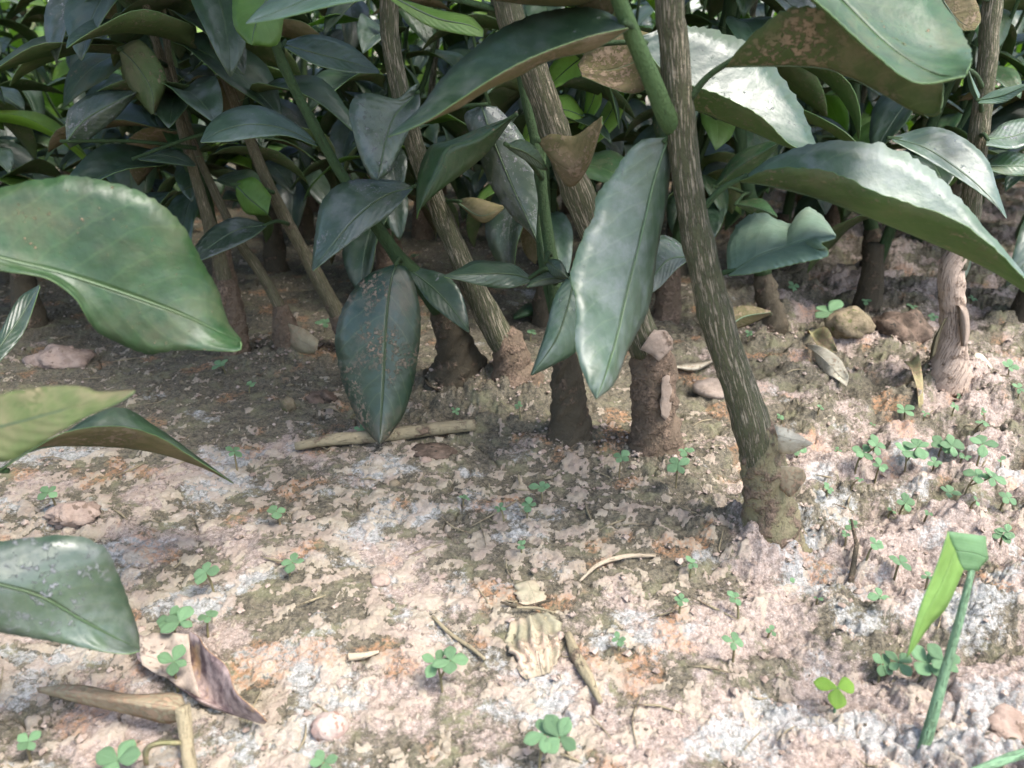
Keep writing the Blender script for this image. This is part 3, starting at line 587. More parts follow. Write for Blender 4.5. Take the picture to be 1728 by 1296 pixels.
lf(B, b, [(1082, 60), (1150, 42), (1249, 66), (1312, 120), (1352, 180), (1375, 238), (1374, 252)], [(1080, 70), (1110, 160), (1200, 202), (1270, 227), (1330, 249), (1373, 253)], [(1081, 66), (1130, 128), (1219, 161), (1285, 197), (1335, 244), (1374, 253)],
   (YB - .03, YB - .05, .016), (YB - .03, YB - .055), (YB - .03, YB - .06, -.01), top='dark', back='back', seed=14, pet=(1010, 40, YB - .02), serr=0.05, nt=30)
lf(B, b, [(1110, 60), (1060, 50), (1010, 62), (975, 110)], [(1110, 70), (1080, 100), (1030, 120), (978, 118)], [(1110, 80), (1100, 140), (1060, 158), (982, 130)],
   (YB - .005, YB + .01), (YB - .012, YB), (YB - .02, YB - .01), top='dark', back='brown', face='back', seed=15, pet=(900, 100, YB - .005))
lf(B, b, [(660, -10), (730, 14), (790, 26), (815, 48)], [(660, -6), (735, 30), (790, 42), (816, 55)], [(660, 0), (720, 42), (780, 58), (815, 62)],
   (YB - .03, YB - .02), (YB - .034, YB - .028), (YB - .036, YB - .03), top='young', back='dryrust', seed=16, pet=(850, 20, YB - .008), label='small curling leaf going yellow and brown')

# C: short stump with a drooping dark leaf
b = GG(962, 742); YC = b.y
stC = line([(955, 640), (942, 540), (932, 450), (922, 380), (905, 250), (880, 130), (860, -20)], YC, YC + 0.02)
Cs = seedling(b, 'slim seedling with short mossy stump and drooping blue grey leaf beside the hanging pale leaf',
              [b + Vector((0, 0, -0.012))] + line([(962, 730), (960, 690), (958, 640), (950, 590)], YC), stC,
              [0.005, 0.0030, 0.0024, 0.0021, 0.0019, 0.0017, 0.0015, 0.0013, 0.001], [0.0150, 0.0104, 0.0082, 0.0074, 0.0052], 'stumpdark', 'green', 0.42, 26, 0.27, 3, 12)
lf(Cs, b, [(958, 466), (936, 500), (921, 556), (906, 602), (895, 632)], [(970, 466), (956, 522), (936, 575), (897, 633)], [(986, 470), (994, 530), (974, 590), (938, 614), (898, 634)],
   (YC - .02, YC - .045), (YC - .022, YC - .048), (YC - .024, YC - .044), top='pale', back='back', seed=17, pet=(936, 478, YC), belly=0.03)
lf(Cs, b, [(895, 466), (860, 442), (809, 441), (775, 452), (750, 465)], [(895, 471), (860, 462), (810, 462), (750, 466)], [(894, 476), (862, 486), (816, 483), (776, 473), (750, 467)],
   (YC - .005, YC - .03, .01), (YC - .006, YC - .03), (YC - .012, YC - .034), top='dark', back='back', seed=18, pet=(932, 455, YC), wave=0.05)
lf(Cs, b, [(962, 468), (930, 458), (900, 470), (889, 482)], [(962, 470), (925, 470), (889, 483)], [(962, 473), (930, 480), (905, 484), (889, 484)], (YC - .005, YC - .02), (YC - .008, YC - .022), (YC - .01, YC - .024), top='dark', back='back', seed=19, pet=(934, 470, YC))
lf(Cs, b, [(925, 438), (946, 440), (962, 470)], [(922, 440), (940, 454), (961, 471)], [(921, 444), (932, 466), (960, 472)], (YC - .012, YC - .02), (YC - .012, YC - .024), (YC - .012, YC - .02), top='dark', back='back', seed=20, pet=(929, 430, YC), nt=14)
lf(Cs, b, [(856, 243), (880, 235), (905, 250), (924, 284)], [(856, 246), (884, 256), (908, 272), (924, 286)], [(858, 252), (885, 270), (908, 284), (922, 288)], (YC - .04, YC - .02), (YC - .046, YC - .02), (YC - .044, YC - .02), top='dark', back='back', seed=22, pet=(915, 300, YC + .01), nt=14)
tube_part('branch', line([(940, 560), (912, 430), (914, 330), (920, 200)], YC + .005, YC + .03), [0.0019, 0.0016, 0.0015, 0.0012], 'green', Cs, b, 8, 16)

# D: slender furrowed stem bending down into a muddy foot
b = GG(872, 668); YD = b.y
stD = line([(858, 590), (832, 548), (802, 490), (772, 425), (738, 345), (703, 255), (672, 140), (658, 60), (655, -20)], YD, YD - 0.005)
D = seedling(b, 'slender seedling whose furrowed brown stem bends into a crumbling muddy foot',
             [b + Vector((0, 0, -0.012))] + line([(872, 655), (866, 625), (860, 590), (846, 560)], YD), stD,
             [0.0080, 0.0058, 0.0049, 0.0045, 0.0042, 0.0039, 0.0036, 0.0032, 0.0028, 0.0022, 0.0012], [0.021, 0.0150, 0.0112, 0.0096, 0.0072], 'stump', 'bark', 0.5, 26, 0.30, 4, 18)
lf(D, b, [(705, 140), (690, 150), (669, 166), (626, 157), (598, 163), (589, 190), (594, 216), (606, 260), (624, 298), (636, 304)], [(702, 160), (668, 194), (652, 240), (643, 280), (637, 304)], [(706, 150), (708, 180), (684, 234), (660, 286), (638, 305)],
   (YD - .02, YD - .045), (YD - .02, YD - .05), (YD - .02, YD - .045), top='dusty_sheen', back='back', seed=23, pet=(682, 178, YD - .004), belly=0.03, label='drooping leaf with blue grey dust and painted sky sheen, folded at its top')
lf(D, b, [(864, 196), (809, 216), (759, 237), (726, 246), (708, 283), (702, 327), (703, 369)], [(865, 198), (809, 234), (757, 248), (742, 283), (716, 333), (703, 369)], [(866, 199), (826, 254), (793, 284), (743, 321), (709, 354), (704, 369)],
   (YD - .03, YD - .02, .008), (YD - .044, YD - .034), (YD - .034, YD - .03, -.004), top='mid', back='young', seed=24, pet=(722, 300, YD - .002), rib=False, label='folded leaf with one half coloured bright yellow green for light shining through')  # underside coloured bright for light shining through the leaf
lf(D, b, [(806, 180), (784, 192), (789, 217), (809, 267), (826, 310), (859, 360), (895, 395), (911, 420)], [(812, 178), (833, 240), (866, 320), (890, 370), (912, 421)], [(839, 180), (876, 220), (897, 260), (913, 300), (917, 360), (913, 421)],
   (YD - .006, YD - .02), (YD - .012, YD - .026), (YD - .008, YD - .022), top='dusty_sheen', back='back', seed=25, pet=(722, 200, YD - .003), belly=0.02, label='long hanging leaf streaked with pinkish mud along its midrib')
lf(D, b, [(770, 338), (800, 334), (850, 348)], [(772, 342), (810, 365), (850, 350)], [(776, 346), (815, 376), (849, 354)], (YD, YD + .01), (YD - .01, YD), (YD - .006, YD), top='mid', back='brown', face='back', seed=26, pet=(745, 350, YD))

# E: dark stump and thin green shoot carrying the big spotted leaf
b = GG(776, 655); YE = b.y
stE = line([(745, 520), (706, 470), (676, 440), (640, 388), (600, 330), (560, 268), (528, 208), (497, 150), (468, 80), (450, -20)], YE - .01, YE - .03)
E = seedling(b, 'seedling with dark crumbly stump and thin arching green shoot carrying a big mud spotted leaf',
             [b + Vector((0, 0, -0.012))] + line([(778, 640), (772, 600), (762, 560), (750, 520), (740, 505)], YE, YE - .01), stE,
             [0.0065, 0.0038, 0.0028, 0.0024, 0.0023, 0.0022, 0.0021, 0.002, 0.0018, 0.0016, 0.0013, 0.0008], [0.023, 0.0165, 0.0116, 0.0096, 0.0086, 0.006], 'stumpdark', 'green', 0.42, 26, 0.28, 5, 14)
lf(E, b, [(664, 446), (619, 465), (583, 509), (566, 565), (574, 632), (599, 699), (625, 735), (640, 750)], [(669, 446), (661, 470), (653, 532), (648, 632), (643, 709), (641, 750)], [(674, 447), (690, 456), (705, 499), (710, 549), (703, 619), (686, 689), (660, 732), (642, 750)],
   (YE - .045, YE - .082), (YE - .05, YE - .088), (YE - .045, YE - .082), top='spotted', back='back', seed=27, belly=0.04, serr=0.03, pet=(678, 442, YE - .014), nt=32, label='big dark hanging leaf spotted with pinkish mud')
lf(E, b, [(692, 450), (724, 455), (755, 466), (777, 492), (789, 532), (792, 560)], [(690, 454), (735, 490), (770, 530), (791, 560)], [(690, 460), (709, 490), (727, 513), (760, 540), (790, 561)],
   (YE - .01, YE - .045), (YE - .016, YE - .05), (YE - .02, YE - .05), top='dark', back='back', seed=28, pet=(682, 446, YE - .014))
lf(E, b, [(695, 315), (676, 306), (626, 302), (578, 308), (543, 340), (531, 400), (526, 456)], [(697, 317), (650, 330), (595, 375), (527, 456)], [(696, 319), (659, 361), (626, 384), (593, 408), (545, 444), (528, 457)],
   (YE - .02, YE - .045, .01), (YE - .02, YE - .05), (YE - .03, YE - .055), top='dusty_sheen', back='back', seed=29, pet=(620, 360, YE - .018))
lf(E, b, [(535, 243), (513, 219), (467, 189), (427, 177), (383, 186), (353, 209), (338, 238)], [(537, 245), (480, 218), (420, 210), (370, 222), (338, 239)], [(536, 247), (483, 229), (433, 232), (383, 239), (339, 240)],
   (YE - .015, YE - .03, .015), (YE - .018, YE - .035), (YE - .022, YE - .04), top='pale', back='brown', seed=30, pet=(545, 240, YE - .018), label='pale shiny leaf pointing away from the thin shoot')
lf(E, b, [(470, -60), (400, -20), (394, 40), (415, 72)], [(480, -50), (450, 0), (430, 45), (425, 76)], [(490, -50), (482, 0), (470, 72), (430, 78)],
   (YE - .05, YE - .06), (YE - .05, YE - .065), (YE - .05, YE - .06), top='young', back='young', seed=31, pet=(452, -10, YE - .03), label='yellow green leaf with a browning tip')
lf(E, b, [(480, 70), (530, 58), (590, 75), (640, 118)], [(480, 76), (530, 90), (590, 105), (640, 120)], [(480, 80), (530, 108), (590, 122), (640, 124)], (YE - .01, YE), (YE - .02, YE - .01), (YE - .03, YE - .012), top='dark', back='brown', seed=32, pet=(476, 96, YE - .026))

# F, G, H: thin stems further left
b = GG(598, 598); YF = b.y
F_ = seedling(b, 'thin brown stemmed seedling leaning away behind the big mud spotted leaf',
              [b + Vector((0, 0, -0.012))] + line([(596, 585), (585, 560), (570, 530)], YF), line([(574, 538), (545, 485), (512, 425), (485, 375), (455, 315), (425, 245), (395, 170), (365, 80), (345, -20)], YF, YF + .01),
              [0.0052, 0.0038, 0.0033, 0.003, 0.0028, 0.0026, 0.0024, 0.0022, 0.002, 0.0016, 0.001], [0.011, 0.010, 0.0075, 0.006], 'stump', 'barkgrey', 0.5, 30, 0.12, 6)
lf(F_, b, [(449, 377), (400, 366), (360, 382), (333, 410), (318, 445)], [(450, 380), (400, 388), (350, 420), (318, 446)], [(449, 383), (420, 404), (375, 425), (319, 447)], (YF - .02, YF - .04), (YF - .025, YF - .05), (YF - .035, YF - .055), top='dusty_sheen', back='back', seed=33, pet=(486, 378, YF))
lf(F_, b, [(400, 305), (430, 300), (458, 330)], [(398, 312), (420, 335), (452, 362)], [(398, 330), (415, 360), (450, 364)], (YF - .01, YF - .02), (YF - .015, YF - .025), (YF - .01, YF - .02), top='young', back='young', seed=34, pet=(462, 325, YF), nt=14)
lf(F_, b, [(232, 262), (270, 248), (310, 258), (330, 276)], [(232, 266), (280, 262), (330, 278)], [(236, 270), (285, 276), (328, 281)], (YF - .02, YF), (YF - .03, YF - .01), (YF - .04, YF - .015), top='pale', back='brown', seed=35, pet=(410, 212, YF))
b = GG(492, 600); YG = b.y
Gs = seedling(b, 'thin dark seedling with a torn straw coloured husk around its foot',
              [b + Vector((0, 0, -0.012))] + line([(490, 590), (484, 565), (478, 540), (472, 515)], YG), line([(474, 522), (455, 485), (430, 445), (408, 415), (370, 340), (330, 250), (290, 120), (270, -10)], YG, YG + .03),
              [0.0038, 0.0028, 0.0022, 0.0020, 0.0019, 0.0022, 0.002, 0.0018, 0.0016, 0.001], [0.0125, 0.0105, 0.0085, 0.0068, 0.0046], 'stump', 'barkgrey', 0.5, 30, 0.10, 7)
sG = [c for c in Gs.children if c.name.startswith('stump')][0]
lf(sG, b, [(486, 545), (515, 556), (538, 574)], [(490, 565), (510, 578), (534, 590)], [(490, 585), (508, 596), (530, 598)], (YG - .012, YG - .025), (YG - .016, YG - .03), (YG - .014, YG - .025), top='dry', back='dry', rim='drypale', name='husk', rib=False, nt=10, ns=2)
b = GG(398, 600); YH = b.y
H = seedling(b, 'seedling with bare rusty brown stump half hidden behind the broad green leaf',
             [b + Vector((0, 0, -0.012))] + line([(398, 590), (394, 550), (388, 510), (380, 470)], YH), line([(382, 480), (360, 400), (330, 300), (300, 190), (260, 60), (240, -20)], YH, YH + .02),
             [0.0048, 0.0030, 0.0024, 0.0022, 0.0020, 0.0018, 0.0015, 0.001], [0.0105, 0.009, 0.008, 0.0072, 0.005], 'stump', 'barkgrey', 0.5, 30, 0.10, 8)
lf(H, b, [(110, 205), (120, 180), (165, 154), (230, 152)], [(112, 240), (140, 205), (180, 180), (230, 156)], [(118, 250), (155, 232), (200, 195), (231, 158)], (YH - .05, YH - .03), (YH - .055, YH - .04), (YH - .05, YH - .035), top='dusty_sheen', back='back', seed=36, pet=(330, 250, YH + .005))
lf(H, b, [(200, 80), (240, 70), (280, 130), (262, 190)], [(205, 85), (230, 110), (255, 150), (259, 192)], [(202, 90), (215, 140), (240, 175), (256, 193)], (YH - .03, YH - .04), (YH - .034, YH - .05), (YH - .03, YH - .04), top='mid', back='back', face='back', seed=37, pet=(280, 110, YH + .01))

# I, J, K: the right side
b = GG(1602, 648); YI = b.y
Is = seedling(b, 'seedling with pale peeling knobbly foot standing among the green sprouts',
              [b + Vector((0, 0, -0.012))] + line([(1602, 630), (1605, 590), (1608, 540), (1606, 490), (1606, 455), (1618, 425)], YI), line([(1612, 452), (1634, 370), (1644, 290), (1655, 200), (1668, 90), (1678, -20)], YI, YI),
              [0.0058, 0.0048, 0.0045, 0.0043, 0.004, 0.0036, 0.0026, 0.0014], [0.0135, 0.0096, 0.0070, 0.0066, 0.0068, 0.0058], 'palebark', 'bark', 0.5, 26, 0.29, 9, 16, 0.14)
sI = [c for c in Is.children if c.name.startswith('stump')][0]
lf(sI, b, [(1614, 515), (1632, 520), (1637, 560), (1630, 585)], [(1618, 515), (1628, 535), (1630, 560), (1626, 585)], [(1618, 520), (1618, 545), (1620, 565), (1622, 584)], (YI - .006, YI - .01), (YI - .012, YI - .014), (YI - .008, YI - .01), top='palebark', back='palebark', rim='palebark', name='bark_flap', rib=False, nt=10, ns=2)
lf(sI, b, [(1600, 535), (1588, 560), (1578, 600)], [(1592, 540), (1580, 570), (1572, 605)], [(1590, 545), (1574, 575), (1568, 608)], (YI - .006, YI - .012), (YI - .01, YI - .015), (YI - .006, YI - .012), top='barkgrey', back='barkgrey', rim='barkgrey', name='bark_flap', rib=False, nt=10, ns=2)
lf(Is, b, [(1506, 231), (1569, 214), (1619, 229), (1665, 267), (1683, 317), (1699, 366)], [(1505, 234), (1560, 250), (1620, 290), (1665, 328), (1699, 368)], [(1506, 237), (1552, 262), (1619, 302), (1672, 340), (1698, 369)], (YI - .01, YI - .05), (YI - .02, YI - .055), (YI - .03, YI - .055), top='pale', back='back', seed=38, pet=(1648, 262, YI))
lf(Is, b, [(1652, 168), (1680, 152), (1735, 140)], [(1650, 170), (1690, 162), (1736, 143)], [(1650, 174), (1695, 172), (1736, 146)], (YI - .03, YI - .04), (YI - .035, YI - .05), (YI - .04, YI - .05), top='pale', back='back', seed=39, pet=(1656, 190, YI), nt=14)
lf(Is, b, [(1632, 115), (1640, 130), (1654, 160)], [(1634, 118), (1642, 145), (1652, 170)], [(1630, 125), (1636, 152), (1648, 172)], (YI - .03, YI - .03), (YI - .035, YI - .035), (YI - .03, YI - .03), top='pale', back='back', seed=40, pet=(1658, 150, YI), nt=14)
lf(Is, b, [(1665, 230), (1700, 205), (1760, 195)], [(1665, 235), (1710, 230), (1762, 210)], [(1664, 245), (1715, 250), (1762, 225)], (YI - .01, YI), (YI - .02, YI - .01), (YI - .03, YI - .02), top='dusty_sheen', back='back', seed=41, pet=(1652, 232, YI))
lf(Is, b, [(1660, 275), (1700, 255), (1760, 270)], [(1660, 280), (1710, 280), (1762, 282)], [(1660, 284), (1705, 296), (1762, 296)], (YI - .01, YI - .01), (YI - .02, YI - .02), (YI - .03, YI - .02), top='mid', back='back', seed=42, pet=(1645, 278, YI))
lf(Is, b, [(1600, -20), (1640, -10), (1655, 30), (1648, 48)], [(1590, 0), (1610, 30), (1630, 45), (1646, 50)], [(1580, 10), (1600, 42), (1620, 52), (1644, 52)], (YI - .06, YI - .07), (YI - .06, YI - .07), (YI - .06, YI - .07), top='mid', back='brown', face='back', seed=43, pet=(1670, 0, YI))
b = GG(1306, 558); YJ = b.y
J = seedling(b, 'seedling with short mossy green stump behind the small bitten leaf',
             [b + Vector((0, 0, -0.012))] + line([(1305, 548), (1298, 515), (1290, 480), (1286, 455)], YJ), line([(1287, 462), (1280, 400), (1265, 330), (1250, 240), (1240, 120), (1235, -10)], YJ, YJ + .01),
             [0.006, 0.0042, 0.0036, 0.0033, 0.003, 0.0026, 0.002, 0.0012], [0.0108, 0.0095, 0.0078, 0.0074, 0.005], 'stumpdark', 'green', 0.5, 30, 0.13, 10)
lf(J, b, [(1205, 312), (1240, 262), (1290, 240), (1315, 238)], [(1206, 315), (1250, 280), (1316, 240)], [(1208, 318), (1265, 296), (1300, 262), (1316, 242)], (YJ - .03, YJ - .05), (YJ - .04, YJ - .06), (YJ - .03, YJ - .05), top='mid', back='back', seed=44, pet=(1262, 330, YJ))
lf(J, b, [(1240, 340), (1285, 335), (1310, 360)], [(1242, 344), (1280, 352), (1312, 366)], [(1244, 348), (1278, 366), (1310, 372)], (YJ - .03, YJ - .05), (YJ - .04, YJ - .06), (YJ - .04, YJ - .05), top='mid', back='back', seed=45, pet=(1265, 325, YJ), nt=14)
lf(J, b, [(1225, 552), (1228, 525), (1260, 515), (1300, 524)], [(1226, 556), (1255, 535), (1301, 527)], [(1228, 560), (1265, 548), (1302, 530)], (YJ - .12, YJ - .11), (YJ - .125, YJ - .115), (YJ - .12, YJ - .11), top='brown', back='brown', rim='brown', seed=46, pet=(1300, 530, YJ - .008), nt=14, label='wilted brown leaf hanging near the soil')
b = GG(1476, 450); YK = b.y
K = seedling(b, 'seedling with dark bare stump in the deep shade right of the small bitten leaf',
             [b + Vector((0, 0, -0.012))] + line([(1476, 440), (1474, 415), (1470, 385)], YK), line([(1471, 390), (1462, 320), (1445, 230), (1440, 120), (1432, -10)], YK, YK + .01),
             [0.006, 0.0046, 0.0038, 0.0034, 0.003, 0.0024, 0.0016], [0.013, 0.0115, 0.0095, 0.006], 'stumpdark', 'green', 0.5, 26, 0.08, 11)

b = GG(1012, 520); YN = b.y  # lime leaf colour here paints sunlight on the foliage
Ns = seedling(b, 'seedling with leaves coloured sunlit yellow green behind the furrowed stout stem',
              [b + Vector((0, 0, -0.012))] + line([(1012, 505), (1008, 470), (1004, 440)], YN), line([(1005, 445), (1000, 360), (992, 260), (985, 160), (980, 60), (976, -20)], YN, YN + .02),
              [0.005, 0.0036, 0.003, 0.0026, 0.0022, 0.0018, 0.0014, 0.001], [0.013, 0.010, 0.0078, 0.005], 'stumpdark', 'green', 0.48, 14, 0.30, 14)
for l_, m_, r_, d_ in (([(1000, 76), (960, 84), (930, 110), (918, 150)], [(1002, 84), (965, 110), (920, 152)], [(1002, 100), (980, 128), (922, 154)], -.02),
                       ([(985, 190), (960, 160), (930, 168), (905, 200)], [(985, 196), (945, 185), (906, 204)], [(984, 205), (950, 208), (908, 208)], -.03),
                       ([(930, 180), (900, 190), (885, 215), (880, 240)], [(932, 188), (905, 205), (882, 242)], [(934, 200), (915, 225), (884, 244)], -.03),
                       ([(992, 240), (1020, 180), (1040, 150), (1052, 130)], [(992, 246), (1030, 190), (1053, 132)], [(994, 252), (1045, 205), (1054, 136)], -.01),
                       ([(1000, 130), (990, 150), (985, 190), (975, 215)], [(1004, 132), (1002, 165), (978, 217)], [(1010, 134), (1014, 175), (982, 219)], -.02)):
    lf(Ns, b, l_, m_, r_, (YN + d_, YN + d_ + .01), (YN + d_ - .008, YN + d_), (YN + d_ - .012, YN + d_ - .008), top='lime', back='lime', rim='lime', pet=(m_[0][0] * .4 + 988 * .6, m_[0][1] + 12, YN + .005), nt=14, seed=70)

# the seedling just outside the picture whose leaves reach in from the left
b = Vector((-0.235, 0.225, 0)); b.z = gz(b.x, b.y)
sl = [b + Vector((0, 0, 0.05)), b + Vector((0.008, -0.004, 0.11)), b + Vector((0.012, -0.008, 0.17)), b + Vector((0.010, -0.006, 0.24))]
Ls = seedling(b, 'seedling at the bed edge whose broad leaves reach in over the sandy crust',
              [b + Vector((0, 0, -0.012)), b + Vector((0, 0, 0.02)), b + Vector((0.001, 0, 0.055))], sl,
              [0.0062, 0.0055, 0.005, 0.0045, 0.003, 0.0015], [0.011, 0.0095, 0.007], 'stump', 'bark', 0.46, 26, 0.22, 12)
lf(Ls, b, [(-120, 385), (-60, 340), (0, 318), (100, 297), (187, 308), (260, 337), (307, 380), (331, 420), (347, 450), (368, 486), (380, 524), (388, 548), (407, 572)],
   [(-122, 392), (0, 439), (100, 465), (200, 495), (300, 529), (367, 559), (406, 575)],
   [(-122, 400), (-50, 446), (0, 456), (43, 463), (83, 475), (123, 505), (143, 532), (167, 562), (213, 586), (253, 598), (293, 591), (333, 591), (400, 592), (406, 578)],
   (.19, .215, .006), (.186, .208), (.184, .200), top='smooth', back='back', seed=50, serr=0.03, wave=0.03, belly=0.01, nt=40, ns=5, pet=sl[2], label='broad smooth green leaf with a wavy margin')
lf(Ls, b, [(-110, 720), (0, 668), (60, 655), (110, 651), (145, 654), (170, 662), (228, 660)], [(-112, 740), (0, 720), (80, 700), (150, 682), (228, 661)], [(-112, 765), (0, 780), (50, 760), (100, 730), (150, 703), (200, 680), (228, 662)],
   (.150, .155), (.146, .152), (.144, .150), top='mid', back='muddy', face='back', seed=51, wave=0.03, pet=sl[1], label='muddy leaf underside out of focus')
lf(Ls, b, [(0, 790), (60, 752), (110, 729), (150, 704), (190, 688), (220, 692), (252, 712), (293, 739), (327, 765), (394, 814)], [(0, 795), (57, 757), (117, 754), (183, 757), (250, 764), (300, 776), (350, 793), (394, 815)], [(0, 793), (60, 755), (110, 729), (167, 719), (217, 721), (267, 736), (317, 766), (367, 797), (394, 815)],
   (.21, .255, .012), (.208, .252), (.206, .248, -.008), top='dark', back='brown', seed=52, pet=b + Vector((0.003, 0, 0.05)), label='narrow dark curving leaf with a muddy underside')
lf(Ls, b, [(-140, 930), (-60, 918), (0, 913), (60, 906), (112, 903), (152, 911), (181, 929), (198, 964), (217, 1014), (233, 1062), (236, 1092)], [(-142, 950), (0, 987), (67, 1008), (133, 1046), (190, 1075), (236, 1096)], [(-142, 975), (-60, 1055), (0, 1068), (83, 1082), (167, 1098), (213, 1103), (236, 1098)],
   (.165, .178, .004), (.158, .172), (.154, .168), top='dusty_sheen', back='back', seed=53, serr=0.03, belly=0.01, nt=32, pet=b + Vector((0.004, -0.002, 0.075)), label='blunt green leaf flecked with pale dust low over the soil')
lf(Ls, b, [(-40, 640), (0, 560), (30, 505), (66, 480)], [(-40, 650), (0, 585), (35, 535), (66, 482)], [(-40, 655), (0, 610), (40, 560), (67, 484)], (.25, .28), (.246, .275), (.242, .27), top='dark', back='brown', seed=54, pet=sl[0])

for i_, (x_, y_) in enumerate(((-0.33, 0.36), (-0.30, 0.09), (-0.42, 0.22))):  # unseen seedlings added to block sky and shade the left soil
    b = Vector((x_, y_, 0)); b.z = gz(b.x, b.y)
    seedling(b, 'unseen leafy seedling added along the left edge of the bed to shade the soil', [b + Vector((0, 0, -0.012)), b + Vector((0, 0, 0.02)), b + Vector((0.001, 0, 0.055))],
             [b + Vector((0, 0, 0.05)), b + Vector((0.004, 0.004, 0.12)), b + Vector((0.0, 0.006, 0.22))], [0.0062, 0.005, 0.0045, 0.003, 0.0015], [0.011, 0.0095, 0.007], 'stump', 'bark', 0.46, 22, 0.24, 60 + i_)

# ------------------------------------------------------------------ the rows behind
def bg_stem_mesh(i):
    r = random.Random(300 + i); lx, ly = r.uniform(-.05, .05), r.uniform(-.03, .03)
    p = [Vector((0, 0, 0.03)), Vector((lx * .3, ly * .3, 0.12)), Vector((lx * .7, ly * .7, 0.24)), Vector((lx, ly, 0.46))]
    V, Fc, U = tube(p, [0.0042, 0.0032, 0.0025, 0.0012], 8, 18, 0.06, i)
    return mesh('stem', V, Fc, [['green', 'green', 'bark', 'green'][i % 4]], U), rail(p, 40)
def bg_stump_mesh(i):
    p = [Vector((0, 0, -0.015)), Vector((0, 0, 0.02)), Vector((0.002, 0, 0.055))]
    V, Fc, U = tube(p, [0.012, 0.0092, 0.0055], 12, 12, 0.3, 20 + i); return mesh('stump', V, Fc, [['stump', 'stumpdark'][i % 2]], U)
STEMS = [bg_stem_mesh(i) for i in range(6)]; STUMPS = [bg_stump_mesh(i) for i in range(4)]
r = random.Random(77); taken = [Gp(*p) for p in ((1476, 450), (1306, 558), (398, 600), (492, 600), (598, 598))]
count = 0; row = 0; y = 0.56
while y < 1.32:
    hw = 0.14 + 0.70 * y; x = -hw + r.uniform(0, .08)
    while x < hw:
        px, py = x + r.uniform(-.02, .02), y + r.uniform(-.03, .03)
        x += r.uniform(.085, .13)
        if any((px - q.x) ** 2 + (py - q.y) ** 2 < 0.0045 for q in taken): continue
        b = Vector((px, py, gz(px, py))); k = r.randrange(6)
        lab = 'leafy seedling crowded into the shaded rows behind the furrowed stems'
        t = thing('seedling', b, lab, 'seedling', 'seedlings crowded in the shaded rows')
        t.rotation_euler = (0, 0, r.uniform(0, 6.28))
        put('stump', STUMPS[k % 4], t); put('stem', STEMS[k][0], t); c = STEMS[k][1]; a = r.uniform(0, 6)
        nl = 42 if y < 0.85 else 32
        for j in range(nl):
            f = (j + r.uniform(0, 1)) / nl; zt = (0.085 if y < 0.8 else 0.06) + 0.36 * f ** 1.6; i = int(np.argmin(np.abs(c[:, 2] - zt))); a += 2.4 + r.uniform(-.5, .5)
            crown_leaf(t, Vector(c[i]), a, r.uniform(-0.65, 0.55), r.uniform(-.4, .4), r.uniform(0.6, 1.1), young=r.random() < (0.05 + 0.22 * (y > 0.85)), r=r)  # more bright leaves farther back, painting sunlit foliage
        for j in range(2):            # a side shoot or two
            zt = r.uniform(.07, .14); i = int(np.argmin(np.abs(c[:, 2] - zt))); p = Vector(c[i]); ang = r.uniform(0, 6.28)
            e = p + Vector((math.cos(ang) * .05, math.sin(ang) * .05, r.uniform(.09, .16)))
            br = tube_part('branch', [p, p * .6 + e * .4 + Vector((math.cos(ang) * .012, math.sin(ang) * .012, 0)), e], [0.0022, 0.0017, 0.001], 'green', t, Vector(), 6, 8)
            crown_leaf(t, e, ang, r.uniform(0, 1.0), 0, r.uniform(.7, 1), young=r.random() < .25, r=r)  # young: bright leaves, partly standing for sunlit ones
        count += 1
    y += r.uniform(.11, .14); row += 1

# beyond them the bed goes on as seedlings too small to take apart
def far_mesh(i):
    rr = random.Random(500 + i); VV = []; FF = []; MI = []; mats = ['mid', 'dark', 'young', 'back', 'lime']  # young and lime paint sunlit foliage in the far rows
    for j in range(34):
        a, m_, c_ = local_leaf(0.072, 0.034, rr.uniform(.3, 1.2), rr.uniform(.05, .5), 0, j)
        V, Fc, U, mi, _ = loft(a, m_, c_, nt=5, ns=1, toward=Vector((0.03, 0, 5)), seed=j)
        tm = Matrix.Translation((rr.uniform(-.02, .02), rr.uniform(-.02, .02), rr.uniform(.07, .46))) @ Matrix.Rotation(rr.uniform(0, 6.28), 4, 'Z') @ Matrix.Rotation(rr.uniform(-.7, .6), 4, 'Y') @ Matrix.Scale(rr.uniform(.8, 1.2), 4)
        o = len(VV); VV += [tm @ Vector(v) for v in V]; FF += [tuple(k + o for k in f) for f in Fc]; mm = rr.choice([0, 1, 2, 2, 4]); MI += [mm if k != 1 else (3 if mm < 2 else mm) for k in mi]  # bright colours picked often so the far rows look sunlit
    return mesh('foliage', VV, FF, mats, None, MI)
FAR = [far_mesh(i) for i in range(5)]
y = 1.42
while y < 2.9:
    hw = 0.1 + 0.70 * y; x = -hw
    while x < hw:
        b = Vector((x + r.uniform(-.04, .04), y + r.uniform(-.05, .05), 0)); b.z = gz(b.x, b.y)
        t = thing('seedling', b, 'small leafy seedling in the far rows of the bed', 'seedling', 'seedlings in the far rows')
        t.rotation_euler = (0, 0, r.uniform(0, 6.28)); t.scale = (1, 1, r.uniform(.85, 1.3))
        put('stem', STEMS[r.randrange(6)][0], t, Vector((0, 0, -0.03))); fo = put('foliage', r.choice(FAR), t); fo['kind'] = 'stuff'
        x += r.uniform(.13, .2)
    y += r.uniform(.16, .24)

